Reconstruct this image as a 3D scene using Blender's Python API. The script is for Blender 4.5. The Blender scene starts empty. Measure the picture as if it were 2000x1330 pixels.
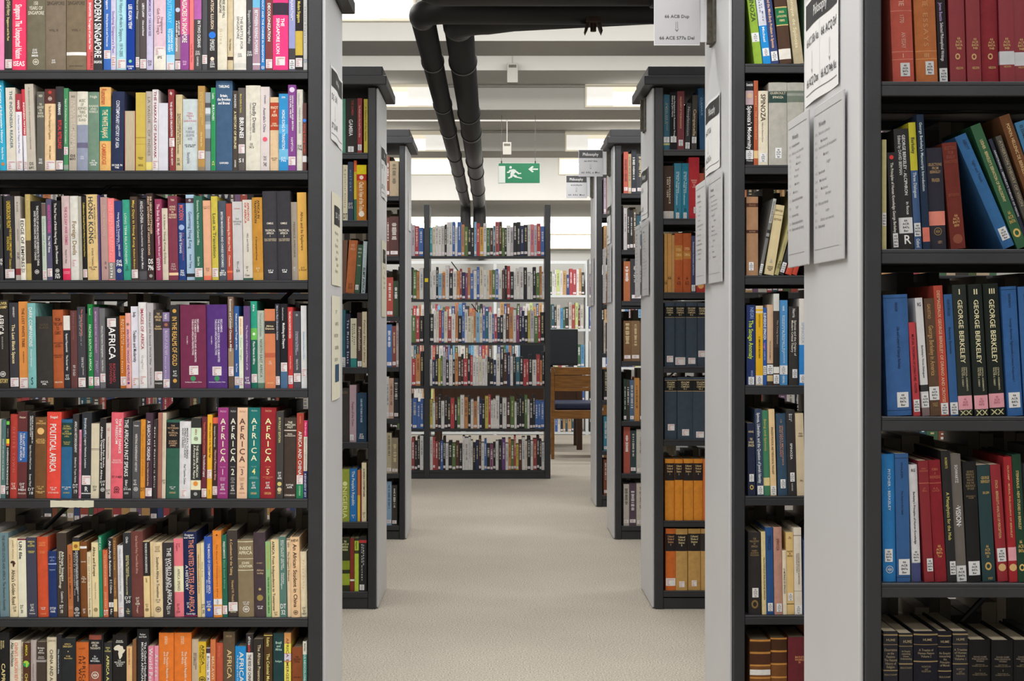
import bpy, bmesh, math, random
from mathutils import Vector, Matrix
random.seed(7)
C = bpy.context.scene.collection
EYE = 1.12                      # camera height above the carpet

# ------------------------------------------------------------------ helpers
def lin(c):
    return tuple((x/12.92 if x <= .04045 else ((x+.055)/1.055)**2.4) for x in c)
GAIN = 1.; CALL = 'B47a'
def hexc(h):
    if len(h) == 3: h = ''.join(a*2 for a in h)
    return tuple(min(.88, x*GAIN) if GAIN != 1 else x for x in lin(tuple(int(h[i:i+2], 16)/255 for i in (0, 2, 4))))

def material(name, col='808080', rough=.6, attr=False, var=.08, scale=60., bump=0., bscale=400., spec=.4, metal=0., emit=0., trans=0., stretch=None):
    m = bpy.data.materials.new(name); m.use_nodes = True
    nt = m.node_tree; N = nt.nodes; L = nt.links
    b = N['Principled BSDF']
    b.inputs['Roughness'].default_value = rough
    b.inputs['Specular IOR Level'].default_value = spec
    b.inputs['Metallic'].default_value = metal
    tc = N.new('ShaderNodeTexCoord')
    src = tc.outputs['Object']
    if stretch:
        mp = N.new('ShaderNodeMapping'); mp.inputs['Scale'].default_value = stretch
        L.new(src, mp.inputs['Vector']); src = mp.outputs['Vector']
    nz = N.new('ShaderNodeTexNoise'); nz.inputs['Scale'].default_value = scale; nz.inputs['Detail'].default_value = 4
    L.new(src, nz.inputs['Vector'])
    mr = N.new('ShaderNodeMapRange'); mr.inputs['From Min'].default_value = .3; mr.inputs['From Max'].default_value = .7
    mr.inputs['To Min'].default_value = 1-var; mr.inputs['To Max'].default_value = 1+var
    L.new(nz.outputs['Fac'], mr.inputs['Value'])
    mul = N.new('ShaderNodeVectorMath'); mul.operation = 'MULTIPLY'
    if attr:
        at = N.new('ShaderNodeAttribute'); at.attribute_name = 'Col'
        L.new(at.outputs['Color'], mul.inputs[0])
    else:
        mul.inputs[0].default_value = hexc(col)
    L.new(mr.outputs['Result'], mul.inputs[1])
    L.new(mul.outputs['Vector'], b.inputs['Base Color'])
    if bump:
        n2 = N.new('ShaderNodeTexNoise'); n2.inputs['Scale'].default_value = bscale; n2.inputs['Detail'].default_value = 2
        L.new(src, n2.inputs['Vector'])
        bp = N.new('ShaderNodeBump'); bp.inputs['Strength'].default_value = bump; bp.inputs['Distance'].default_value = .002
        L.new(n2.outputs['Fac'], bp.inputs['Height']); L.new(bp.outputs['Normal'], b.inputs['Normal'])
    if emit:
        b.inputs['Emission Color'].default_value = (*hexc(col), 1); b.inputs['Emission Strength'].default_value = emit
    if trans: b.inputs['Transmission Weight'].default_value = trans
    return m

M = {}
M['cover'] = material('book_cover_paper', rough=.5, attr=True, var=.07, scale=35, bump=.08, bscale=160)
M['cloth'] = material('book_cover_cloth', rough=.8, attr=True, var=.1, scale=60, bump=.35, bscale=900, spec=.25)
M['ink'] = material('printed_ink', rough=.55, attr=True, var=.02, spec=.3)
M['pages'] = material('page_edges', 'b9ac94', rough=.9, var=.14, scale=25, spec=.1, stretch=(40, 1, 1))
M['sticker'] = material('sticker_paper', rough=.6, attr=True, var=.03)
M['stuff'] = material('books_far_shelves', rough=.6, attr=True, var=.06)
M['steel'] = material('charcoal_painted_steel', '303135', rough=.42, var=.12, scale=9, bump=.1, bscale=220, spec=.45)
M['panel'] = material('pale_grey_laminate', 'c9cacd', rough=.38, var=.02, scale=4, spec=.4)
M['paint'] = material('ceiling_paint', 'c2c0ba', rough=.9, var=.02, scale=6)
M['wall'] = material('wall_paint', 'bfbfbc', rough=.9, var=.02, scale=5)
M['light'] = material('lit_diffuser', 'fffdf8', rough=.6, var=0, emit=2.6)
M['louvre'] = material('luminaire_reflector', 'e6e4de', rough=.3, var=.1, scale=30, emit=.62, stretch=(1, 1, 30))
M['topref'] = material('luminaire_top_reflector', 'efe6cf', rough=.4, var=.03, scale=4, emit=.62)
M['housing'] = material('luminaire_housing', 'd8d0bc', rough=.6, var=.02, emit=.18)
M['pipe'] = material('black_pipe', '1a191a', rough=.5, var=.15, scale=8, bump=.15, bscale=60)
M['pipejoint'] = material('black_pipe_joint', '141415', rough=.4, var=.1)
M['rust'] = material('rusty_clamp_iron', '3a2a22', rough=.7, var=.4, scale=40)
M['paper'] = material('white_paper', 'dedede', rough=.8, var=.015, scale=20)
M['signpaper'] = material('greyish_sign_paper', 'c2c2c6', rough=.8, var=.015, scale=20)
M['cream'] = material('cream_paper', 'd8d4c0', rough=.8, var=.03, scale=20)
M['acrylic'] = material('clear_acrylic_sleeve', 'e0e2e6', rough=.12, var=0, spec=.5)
M['holder'] = material('grey_plastic_leaf', 'bfbfc1', rough=.35, var=.02)
M['wood'] = material('varnished_oak', '7f562a', rough=.35, var=.3, scale=7, stretch=(1, 9, 9))
M['darkwood'] = material('dark_stained_wood', '3c2617', rough=.5, var=.2, scale=10, stretch=(8, 8, 1))
M['seat'] = material('navy_vinyl', '1e2a48', rough=.5, var=.08, bump=.2)
M['screen'] = material('monitor_screen', '2c2f35', rough=.25, var=.04, scale=3)
M['plastic'] = material('black_plastic', '17181a', rough=.4, var=.05)
M['white_steel'] = material('white_painted_steel', 'd4d8d9', rough=.45, var=.03)
M['green'] = material('exit_sign_green', '0f8a5c', rough=.4, var=.02, emit=.12)
M['signwhite'] = material('exit_sign_white', 'e8efe8', rough=.4, var=.02, emit=.2)
M['wire'] = material('thin_steel_wire', '707070', rough=.4, metal=.6, var=.02)
M['beige'] = material('beige_plastic_box', 'a3a098', rough=.6, var=.03)
M['slot'] = material('dark_grille', '5a564e', rough=.8, var=.3, scale=80)
M['yellow'] = material('yellow_sticker_paper', 'e0c81e', rough=.6, var=.02)
M['desk'] = material('grey_laminate_desk', '8d8f92', rough=.5, var=.03)

# carpet
def carpet():
    m = bpy.data.materials.new('oatmeal_carpet'); m.use_nodes = True
    N = m.node_tree.nodes; L = m.node_tree.links; b = N['Principled BSDF']
    b.inputs['Roughness'].default_value = 1; b.inputs['Specular IOR Level'].default_value = .05
    tc = N.new('ShaderNodeTexCoord')
    n1 = N.new('ShaderNodeTexNoise'); n1.inputs['Scale'].default_value = 190; n1.inputs['Detail'].default_value = 3
    n2 = N.new('ShaderNodeTexNoise'); n2.inputs['Scale'].default_value = 2.2; n2.inputs['Detail'].default_value = 3
    L.new(tc.outputs['Object'], n1.inputs['Vector']); L.new(tc.outputs['Object'], n2.inputs['Vector'])
    r = N.new('ShaderNodeValToRGB'); r.color_ramp.elements[0].position = .32; r.color_ramp.elements[1].position = .68
    r.color_ramp.elements[0].color = (*hexc('8f887d'), 1); r.color_ramp.elements[1].color = (*hexc('d0c8bb'), 1)
    L.new(n1.outputs['Fac'], r.inputs['Fac'])
    mr = N.new('ShaderNodeMapRange'); mr.inputs['From Min'].default_value = .3; mr.inputs['From Max'].default_value = .7
    mr.inputs['To Min'].default_value = .94; mr.inputs['To Max'].default_value = 1.04
    L.new(n2.outputs['Fac'], mr.inputs['Value'])
    mu = N.new('ShaderNodeVectorMath'); mu.operation = 'MULTIPLY'
    L.new(r.outputs['Color'], mu.inputs[0]); L.new(mr.outputs['Result'], mu.inputs[1]); L.new(mu.outputs['Vector'], b.inputs['Base Color'])
    bp = N.new('ShaderNodeBump'); bp.inputs['Strength'].default_value = .5; bp.inputs['Distance'].default_value = .004
    L.new(n1.outputs['Fac'], bp.inputs['Height']); L.new(bp.outputs['Normal'], b.inputs['Normal'])
    return m
M['carpet'] = carpet()

class MB:
    """collects boxes, tubes, prisms; build() links them as one mesh object"""
    def __init__(s): s.v = []; s.f = []; s.c = []; s.m = []
    def add(s, vs, fs, col=None, mi=0):
        o = len(s.v); s.v += [tuple(v) for v in vs]
        for f in fs: s.f.append(tuple(o+i for i in f)); s.c.append(col); s.m.append(mi)
        return s
    def box(s, x0, x1, y0, y1, z0, z1, col=None, mi=0, T=None):
        vs = [(x, y, z) for z in (z0, z1) for y in (y0, y1) for x in (x0, x1)]
        if T: vs = [T @ Vector(v) for v in vs]
        return s.add(vs, [(0, 2, 3, 1), (4, 5, 7, 6), (0, 1, 5, 4), (2, 6, 7, 3), (0, 4, 6, 2), (1, 3, 7, 5)], col, mi)
    def quad(s, a, b, c, d, col=None, mi=0): return s.add([a, b, c, d], [(0, 1, 2, 3)], col, mi)
    def prism(s, pts, y0, y1, col=None, mi=0):       # pts in XZ, extruded along Y
        n = len(pts)
        vs = [(x, y0, z) for x, z in pts] + [(x, y1, z) for x, z in pts]
        fs = [tuple(range(n)), tuple(range(2*n-1, n-1, -1))] + [(i, i+n, (i+1) % n+n, (i+1) % n) for i in range(n)]
        return s.add(vs, fs, col, mi)
    def tube(s, path, r, n=20, cap=True, col=None, mi=0):
        path = [Vector(p) for p in path]; rings = []
        rr = r if isinstance(r, (list, tuple)) else [r]*len(path)
        up = None
        for i, p in enumerate(path):
            d = (path[min(i+1, len(path)-1)]-path[max(i-1, 0)]).normalized()
            if up is None:
                up = Vector((0, 0, 1)) if abs(d.z) < .9 else Vector((1, 0, 0))
            up = (up - d*up.dot(d)).normalized(); sd = d.cross(up)
            rings.append([p + (up*math.cos(2*math.pi*k/n) + sd*math.sin(2*math.pi*k/n))*rr[i] for k in range(n)])
        vs = [v for g in rings for v in g]; fs = []
        for i in range(len(path)-1):
            for k in range(n): fs.append((i*n+k, i*n+(k+1) % n, (i+1)*n+(k+1) % n, (i+1)*n+k))
        if cap: fs += [tuple(range(n-1, -1, -1)), tuple(range((len(path)-1)*n, len(path)*n))]
        return s.add(vs, fs, col, mi)
    def build(s, name, mat, parent=None, bevel=0., smooth=False, seg=2):
        me = bpy.data.meshes.new(name)
        off = parent_loc(parent)
        me.from_pydata([(v[0]-off.x, v[1]-off.y, v[2]-off.z) for v in s.v], [], s.f)
        mats = mat if isinstance(mat, (list, tuple)) else [mat]
        for mm in mats: me.materials.append(mm)
        if any(c is not None for c in s.c):
            a = me.color_attributes.new('Col', 'FLOAT_COLOR', 'CORNER')
            data = []
            for f, c in zip(s.f, s.c):
                c = c or (.5, .5, .5); data += [c[0], c[1], c[2], 1.]*len(f)
            a.data.foreach_set('color', data)
        if len(mats) > 1: me.polygons.foreach_set('material_index', s.m)
        if smooth: me.polygons.foreach_set('use_smooth', [True]*len(me.polygons))
        me.update()
        o = bpy.data.objects.new(name, me); C.objects.link(o)
        if parent is not None: o.parent = parent
        if bevel:
            b = o.modifiers.new('bevel', 'BEVEL'); b.width = bevel; b.segments = seg; b.limit_method = 'ANGLE'
        return o

def parent_loc(p):
    v = Vector((0, 0, 0))
    while p is not None: v += p.location; p = p.parent
    return v

def tag(o, label=None, cat=None, group=None, kind=None):
    if label: o['label'] = label
    if cat: o['category'] = cat
    if group: o['group'] = group
    if kind: o['kind'] = kind
    return o
def thing(name, label, cat, loc, group=None):
    o = bpy.data.objects.new(name, None); C.objects.link(o); o.location = loc; o.empty_display_size = .1
    return tag(o, label, cat, group)
def struct(mb, name, mat, **k): return tag(mb.build(name, mat, **k), kind='structure')

# ------------------------------------------------------------------ lettering: one mesh per glyph, laid out by hand
GL = {}
def glyph_mesh(txt):
    cu = bpy.data.curves.new('g', 'FONT'); cu.body = txt; cu.resolution_u = 2; cu.offset = .012
    o = bpy.data.objects.new('g', cu); C.objects.link(o)
    dg = bpy.context.evaluated_depsgraph_get(); ev = o.evaluated_get(dg)
    me = ev.to_mesh()
    vs = [tuple(v.co) for v in me.vertices]; fs = [tuple(p.vertices) for p in me.polygons]
    ev.to_mesh_clear(); bpy.data.objects.remove(o); bpy.data.curves.remove(cu)
    return vs, fs
def maxx(vs): return max(v[0] for v in vs)
BAR = maxx(glyph_mesh('|')[0])
CAP = max(v[1] for v in glyph_mesh('H')[0])
def glyph(c):
    if c not in GL:
        adv = maxx(glyph_mesh(c+'|')[0]) - BAR
        vs, fs = ([], []) if c == ' ' else glyph_mesh(c)
        GL[c] = (vs, fs, adv)
    return GL[c]
def line_width(t, track=0.): return sum(glyph(c)[2]+track for c in t) - track
def put_text(mb, t, fn, u0, v0, sx, sy, col, track=0.):
    """letters of t from (u0, v0): fn(u, v) gives the 3-D point"""
    x = 0.
    for c in t:
        vs, fs, adv = glyph(c)
        mb.add([fn(u0+(x+p[0])*sx, v0+p[1]*sy) for p in vs], fs, col)
        x += adv+track
def fit_text(mb, t, fn, u0, u1, vmid, height, col, stretch=1.5):
    """one line filling u0..u1 (or centred in it), capitals `height` tall about vmid"""
    w = line_width(t); L = u1-u0
    if w <= 0: return
    sy = height/CAP; sx = L/w; tr = 0.
    if sx < .42*sy: sy = sx/.42
    if sx > stretch*sy:
        sy = min(sx/stretch, sy*1.12); sx = min(sx, stretch*sy); n = max(1, len(t)-1)
        tr = min((L/sx - w)/n, .28)
        u0 += (L - (w+tr*n)*sx)/2
    put_text(mb, t, fn, u0, vmid-sy*CAP/2, sx, sy, col, tr)

# ------------------------------------------------------------------ books
SAT = .85; STUFF = MB()                      # the books too small or too far to count, one object
def stuff_book(x0, x1, y0, depth, z0, h, col, tilt=0., marks=True, back=False):
    w = x1-x0
    T = None
    if tilt:
        T = Matrix.Translation(((x0+x1)/2, 0, z0)) @ Matrix.Rotation(math.radians(tilt), 4, 'Y') @ Matrix.Translation((-(x0+x1)/2, 0, -z0+abs(math.sin(math.radians(tilt)))*w/2))
    if back:
        STUFF.box(x0, x1, y0, y0+depth, z0, z0+h, hexc(col), T=T); return
    cc = hexc(col); g = sum(cc)/3; cc = tuple(.92*(g+(a-g)*SAT) for a in cc)
    STUFF.box(x0, x1, y0, y0+depth, z0, z0+h-.002, cc, T=T)
    if not marks: return
    y = y0-.0006
    P = (lambda x, z: T @ Vector((x, y, z))) if T else (lambda x, z: (x, y, z))
    lum = sum(hexc(col))/3
    ink = hexc(random.choice(['f0ece4', 'e8d8a8', 'ffffff']) if lum < .25 else random.choice(['2a2a30', '6a3038', '2a4a7a', '3a3a3a']))
    ink = tuple(.35*a+.65*b for a, b in zip(cc, ink))
    # small lettering down the spine
    z = z0+h*random.uniform(.8, .93); zb = z0+h*random.uniform(.3, .5); xm = (x0+x1)/2; hw = w*random.uniform(.16, .3)
    while z > zb:
        l = random.uniform(.002, .006)
        a = hw*random.uniform(.6, 1)
        STUFF.quad(P(xm-a, z-l), P(xm+a, z-l), P(xm+a, z), P(xm-a, z), ink)
        z -= l+random.choice([.0012, .0012, .0015, .006])
    if random.random() < .75:      # white shelf mark
        zl = z0+h*random.uniform(.03, .07); hh = min(.018, h*.085)
        STUFF.quad(P(x0+w*.1, zl), P(x1-w*.1, zl), P(x1-w*.1, zl+hh), P(x0+w*.1, zl+hh), hexc('e2dee0'))
        for k in range(3):
            zz = zl+hh*(.25+.22*k)
            STUFF.quad((P(x0+w*.25, zz)[0], y-.0004, zz) if not T else P(x0+w*.25, zz), P(x0+w*.6, zz), P(x0+w*.6, zz+hh*.07), P(x0+w*.25, zz+hh*.07), hexc('b06a70'))

def conform(mb, w, n, surf, eps):
    """cut lettering along the facets of a rounded spine so that it lies on them"""
    seg = w/n; V = mb.v; nv = []; nf = []; nc = []
    def clip(poly, x, keep_right):
        out = []
        for i, p in enumerate(poly):
            q = poly[(i+1) % len(poly)]
            ip = (p[0] >= x) == keep_right or p[0] == x; iq = (q[0] >= x) == keep_right or q[0] == x
            if ip: out.append(p)
            if ip != iq and p[0] != q[0]:
                t = (x-p[0])/(q[0]-p[0]); out.append((x, 0, p[2]+(q[2]-p[2])*t))
        return out
    for f, c in zip(mb.f, mb.c):
        poly = [V[i] for i in f]; y0 = sum(surf(p[0], 0, 0)[1]-p[1] for p in poly)/len(poly)
        k0 = math.floor((min(p[0] for p in poly)+w/2)/seg+1e-6); k1 = math.ceil((max(p[0] for p in poly)+w/2)/seg-1e-6)
        for k in range(k0, max(k1, k0+1)):
            pp = poly
            if k1-k0 > 1:
                if k > k0: pp = clip(pp, -w/2+k*seg, True)
                if k < k1-1 and len(pp) > 2: pp = clip(pp, -w/2+(k+1)*seg, False)
            if len(pp) < 3: continue
            o = len(nv); nv += [surf(p[0], p[2], y0+.00005) for p in pp]; nf.append(tuple(range(o, o+len(pp)))); nc.append(c)
    mb.v, mb.f, mb.c = nv, nf, nc; mb.m = [0]*len(nf)

def darker(c, k): return tuple(x*k for x in c)

def make_book(X, w, h, tilt, col, label, items, zshelf, yspine, pages=None, stuff=False):
    rowh = zshelf
    w = max(w, .0038)
    depth = .115+.045*min(1, h/.24)+random.uniform(-.006, .006)
    base = hexc(col)
    hard = w > .028 or random.random() < .35
    bulge = min(.0035, .09*w) if hard else .0006
    th = .0026 if hard else .0008
    if w < .012: th = .0008
    inset = .003 if hard else .0
    n = 8 if hard else 2
    t = math.radians(tilt)
    ztop = h-.0006
    # bands on the spine
    bands = sorted([(min(float(f[2]), float(f[3]))/1000, max(float(f[2]), float(f[3]))/1000, hexc(f[1])) for f in items if f[0] == 'b'])
    cuts = {0., ztop}
    for a, b, c in bands:
        a = max(0, min(ztop, a)); b = max(0, min(ztop, b))
        if b-a < .0012: b = min(ztop, a+.0012)
        cuts |= {round(a, 5), round(b, 5)}
    cuts = sorted(cuts)
    def bandcol(z):
        for a, b, c in reversed(bands):
            if a-1e-5 <= z <= max(b, a+.0012)+1e-5: return c
        return base
    hw = w/2
    def sy(x): return -bulge*(1-(x/hw)**2) if hard else (-bulge if abs(x) < hw*.93 else 0.)
    # outline of the case in plan: spine front, boards, hollow for the pages
    outer = [(-hw, depth)] + [(-hw+w*i/n, sy(-hw+w*i/n)) for i in range(n+1)] + [(hw, depth)]
    inner = [(hw-th, depth), (hw-th, .003), (-hw+th, .003), (-hw+th, depth)]
    prof = outer+inner; np_ = len(prof)
    cov = MB()
    vs = [(x, y, z) for z in cuts for x, y in prof]
    for k in range(len(cuts)-1):
        zc = (cuts[k]+cuts[k+1])/2; bc = bandcol(zc)
        for i in range(np_):
            j = (i+1) % np_
            spine = 1 <= i <= n
            inn = len(outer) <= i < np_-1
            cov_col = bc if spine else (darker(base, .6) if inn else (bc if not hard else base))
            cov.f.append((k*np_+i, k*np_+j, (k+1)*np_+j, (k+1)*np_+i)); cov.c.append(cov_col); cov.m.append(0)
    cov.v = vs
    # caps of the hollow case as strips
    for k, flip in ((0, 1), (len(cuts)-1, 0)):
        o = k*np_
        L0, L1 = 0, len(outer)-1
        i0, i1, i2, i3 = [o+len(outer)+q for q in range(4)]
        fl = [(o+0, o+1, i2, i3), (o+L1-1, o+L1, i0, i1), tuple([o+q for q in range(1, n+2)]+[i1, i2])]
        for f in fl:
            cov.f.append(tuple(reversed(f)) if flip else f); cov.c.append(darker(base, .85)); cov.m.append(0)
    pg = MB()
    pt = inset if hard else .0004
    pg.box(-hw+th+.0002, hw-th-.0002, .0035, depth-(.004 if hard else .0006), pt, ztop-pt-.0002)
    if pages:                     # shelved with the fore-edge outwards
        flip = lambda mb: [(-x, depth-y, z) for x, y, z in mb.v]
        cov.v = flip(cov); pg.v = flip(pg)
    # tilt about the lower corner, then stand it on the shelf
    lift = abs(math.sin(t))*hw
    hz = h*math.cos(t)/2
    xb = X - hz*math.tan(t)        # X is given at mid height
    R = Matrix.Translation((xb, yspine, zshelf+lift+.0004)) @ Matrix.Rotation(t, 4, 'Y')
    if stuff:
        for mb in (cov,):
            STUFF.add([R @ Vector(v) for v in mb.v], []); o = len(STUFF.v)-len(mb.v)
            for f, c in zip(mb.f, mb.c): STUFF.f.append(tuple(o+i for i in f)); STUFF.c.append(c); STUFF.m.append(0)
        STUFF.add([R @ Vector(v) for v in pg.v], pg.f, hexc('b0a48c'))
    # letterings and stickers, laid on the spine surface
    parts = []
    eps = .00035
    def surf(u, z, e=eps): return (u, sy(max(-hw, min(hw, u)))-e, z)
    first = True
    for f in items:
        mb = MB()
        if f[0] == 'v':
            c = hexc(f[1]); z1, z0 = min(float(f[3])/1000, ztop-.004), float(f[4])/1000
            xf = float(f[5]) if len(f) > 5 else .5; wf = float(f[6]) if len(f) > 6 else .5
            lines = f[2].split('/'); nl = len(lines); pitch = w*wf/nl if nl > 1 else w*wf
            for i, tx in enumerate(lines):
                uc = -hw+w*xf + (w*wf/2-pitch*(i+.5) if nl > 1 else 0)
                hgt = pitch*(.72 if nl > 1 else .95)
                Lz = (z1-z0)*(line_width(tx)/max(line_width(q) for q in lines))
                Lz = min(Lz, z1-z0)
                fit_text(mb, tx, lambda u, v: surf(v, z1-u), 0, Lz, uc, hgt, c)
            name = 'title_lettering' if first else 'spine_lettering'; first = False
        elif f[0] == 'h':
            c = hexc(f[1]); z1, z0 = min(float(f[3])/1000, ztop-.004), float(f[4])/1000
            xf = float(f[5]) if len(f) > 5 else .5; wf = float(f[6]) if len(f) > 6 else .86
            lines = f[2].split('/'); nl = len(lines); pitch = (z1-z0)/nl
            mw = max(line_width(tx) for tx in lines)
            hh = pitch*(.74 if nl > 1 else 1.); W = w*wf
            for i, tx in enumerate(lines):
                lw = line_width(tx); s_y = hh/CAP; s_x = min(W/mw, s_y*1.25) if mw > 0 else s_y
                if s_x < .4*s_y: s_y = s_x/.4
                zc = z1-pitch*(i+.5)
                uc = -hw+w*xf - lw*s_x/2
                put_text(mb, tx, lambda u, v: surf(u, v), uc, zc-s_y*CAP/2, s_x, s_y, c)
            name = 'title_lettering' if first else 'spine_lettering'; first = False
        elif f[0] in 'sk':
            z1, z0 = min(float(f[1])/1000, ztop-.001), float(f[2])/1000
            a = float(f[3]) if len(f) > 3 else .06; b = float(f[4]) if len(f) > 4 else .94
            x0, x1 = -hw+w*a, -hw+w*b; k = 4
            for q in range(k):
                xa, xb_ = x0+(x1-x0)*q/k, x0+(x1-x0)*(q+1)/k
                mb.quad(surf(xa, z0), surf(xb_, z0), surf(xb_, z1), surf(xa, z1), hexc('dcd9da' if f[0] == 's' else 'dcdde0'))
            ic = hexc('c0505a') if f[0] == 's' else hexc('2a2a2e')
            rows = (['LONDON', 'DT', '20', 'AFR'] if f[0] == 's' else ['66', 'ACR', CALL, 'Ber' if CALL[0] == 'B' else 'Spi'])
            if f[0] == 's' and label and ('large left' in label or 'left bookcase' in label) and any(q in label for q in ('top', 'second', 'third')): rows = ['LONDON', 'DS', '599', 'SIN']
            ph = (z1-z0)/4.6
            for i, tx in enumerate(rows):
                lw = line_width(tx); s_y = ph*.6/CAP; s_x = min(s_y*1.1, (x1-x0)*.8/lw)
                u = x0+(x1-x0)*.12 if f[0] == 's' else (x0+x1)/2-lw*s_x/2
                put_text(mb, tx, lambda u, v: surf(u, v, eps*2), u, z1-ph*(i+.85)-s_y*CAP/2, s_x, s_y, ic)
            name = 'call_number_label'
        elif f[0] == 'd':
            zc = float(f[2])/1000; r = min(float(f[3])/1000, w*.46); c = hexc(f[1])
            ring = 'ring' in (label or '') or 'oval' in (label or '')
            plain = max(c)-min(c) > .16 and not ring
            k = 18; pts = [(r*math.cos(2*math.pi*q/k)*(.8 if ring else 1), r*math.sin(2*math.pi*q/k)) for q in range(k)]
            if ring:
                for q in range(k):
                    p, p2 = pts[q], pts[(q+1) % k]
                    mb.quad(surf(p[0]*.55, zc+p[1]*.55), surf(p[0], zc+p[1]), surf(p2[0], zc+p2[1]), surf(p2[0]*.55, zc+p2[1]*.55), c)
            elif not plain:
                for q in range(k):
                    p, p2 = pts[q], pts[(q+1) % k]
                    mb.quad(surf(p[0]*.8, zc+p[1]*.8), surf(p[0], zc+p[1]), surf(p2[0], zc+p2[1]), surf(p2[0]*.8, zc+p2[1]*.8), c)
                for q in range(3):
                    x = r*(-.4+.4*q); hh = r*(.35+.2*(q == 1))
                    mb.quad(surf(x-r*.1, zc-hh), surf(x+r*.1, zc-hh), surf(x+r*.1, zc+hh), surf(x-r*.1, zc+hh), c)
                mb.quad(surf(-r*.55, zc-r*.12), surf(r*.55, zc-r*.12), surf(r*.55, zc+r*.08), surf(-r*.55, zc+r*.08), c)
            else:
                for q in range(k):
                    p, p2 = pts[q], pts[(q+1) % k]
                    mb.add([surf(0, zc, eps*1.2), surf(p[0], zc+p[1], eps*1.2), surf(p2[0], zc+p2[1], eps*1.2)], [(0, 1, 2)], c)
            name = 'spine_emblem'
        elif f[0] == 'a':
            zc = float(f[2])/1000; r = min(float(f[3])/1000, w*.5); c = hexc(f[1])
            A = [(-.75, .75), (-.4, .95), (0, 1), (.15, .85), (.5, .8), (.62, .35), (.9, .28), (.7, -.05), (.45, -.3), (.45, -.55), (.2, -.95), (-.02, -1), (-.12, -.6), (-.2, -.2), (-.12, .1), (-.3, .22), (-.75, .2), (-.95, .45)]
            mb.add([surf(x*r*.9, zc+y*r, eps*1.6) for x, y in A], [tuple(range(len(A)))], c)
            name = 'map_emblem'
        else: continue
        if mb.v and hard: conform(mb, w, n, surf, eps)
        if mb.v: parts.append((name, mb, 'sticker' if f[0] in 'sk' else 'ink'))
    if stuff:
        for nm, mb, mt in parts:
            o = len(STUFF.v); STUFF.v += [tuple(R @ Vector(v)) for v in mb.v]
            for f, c in zip(mb.f, mb.c): STUFF.f.append(tuple(o+i for i in f)); STUFF.c.append(c); STUFF.m.append(0)
        return
    root = thing('book', label, 'book', R.translation, group='books in the near bookcases')
    root.rotation_euler = (0, t, 0)
    def put(mb, name, mat, smooth=False):
        me = bpy.data.meshes.new(name); me.from_pydata(mb.v, [], mb.f); me.materials.append(mat)
        if any(c is not None for c in mb.c):
            a = me.color_attributes.new('Col', 'FLOAT_COLOR', 'CORNER'); d = []
            for f, c in zip(mb.f, mb.c): d += [c[0], c[1], c[2], 1.]*len(f)
            a.data.foreach_set('color', d)
        o = bpy.data.objects.new(name, me); C.objects.link(o); o.parent = root
        return o
    put(cov, 'cover', M['cloth'] if hard else M['cover'])
    put(pg, 'page_block', M['pages'])
    for nm, mb, mt in parts: put(mb, nm, M[mt])

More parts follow.
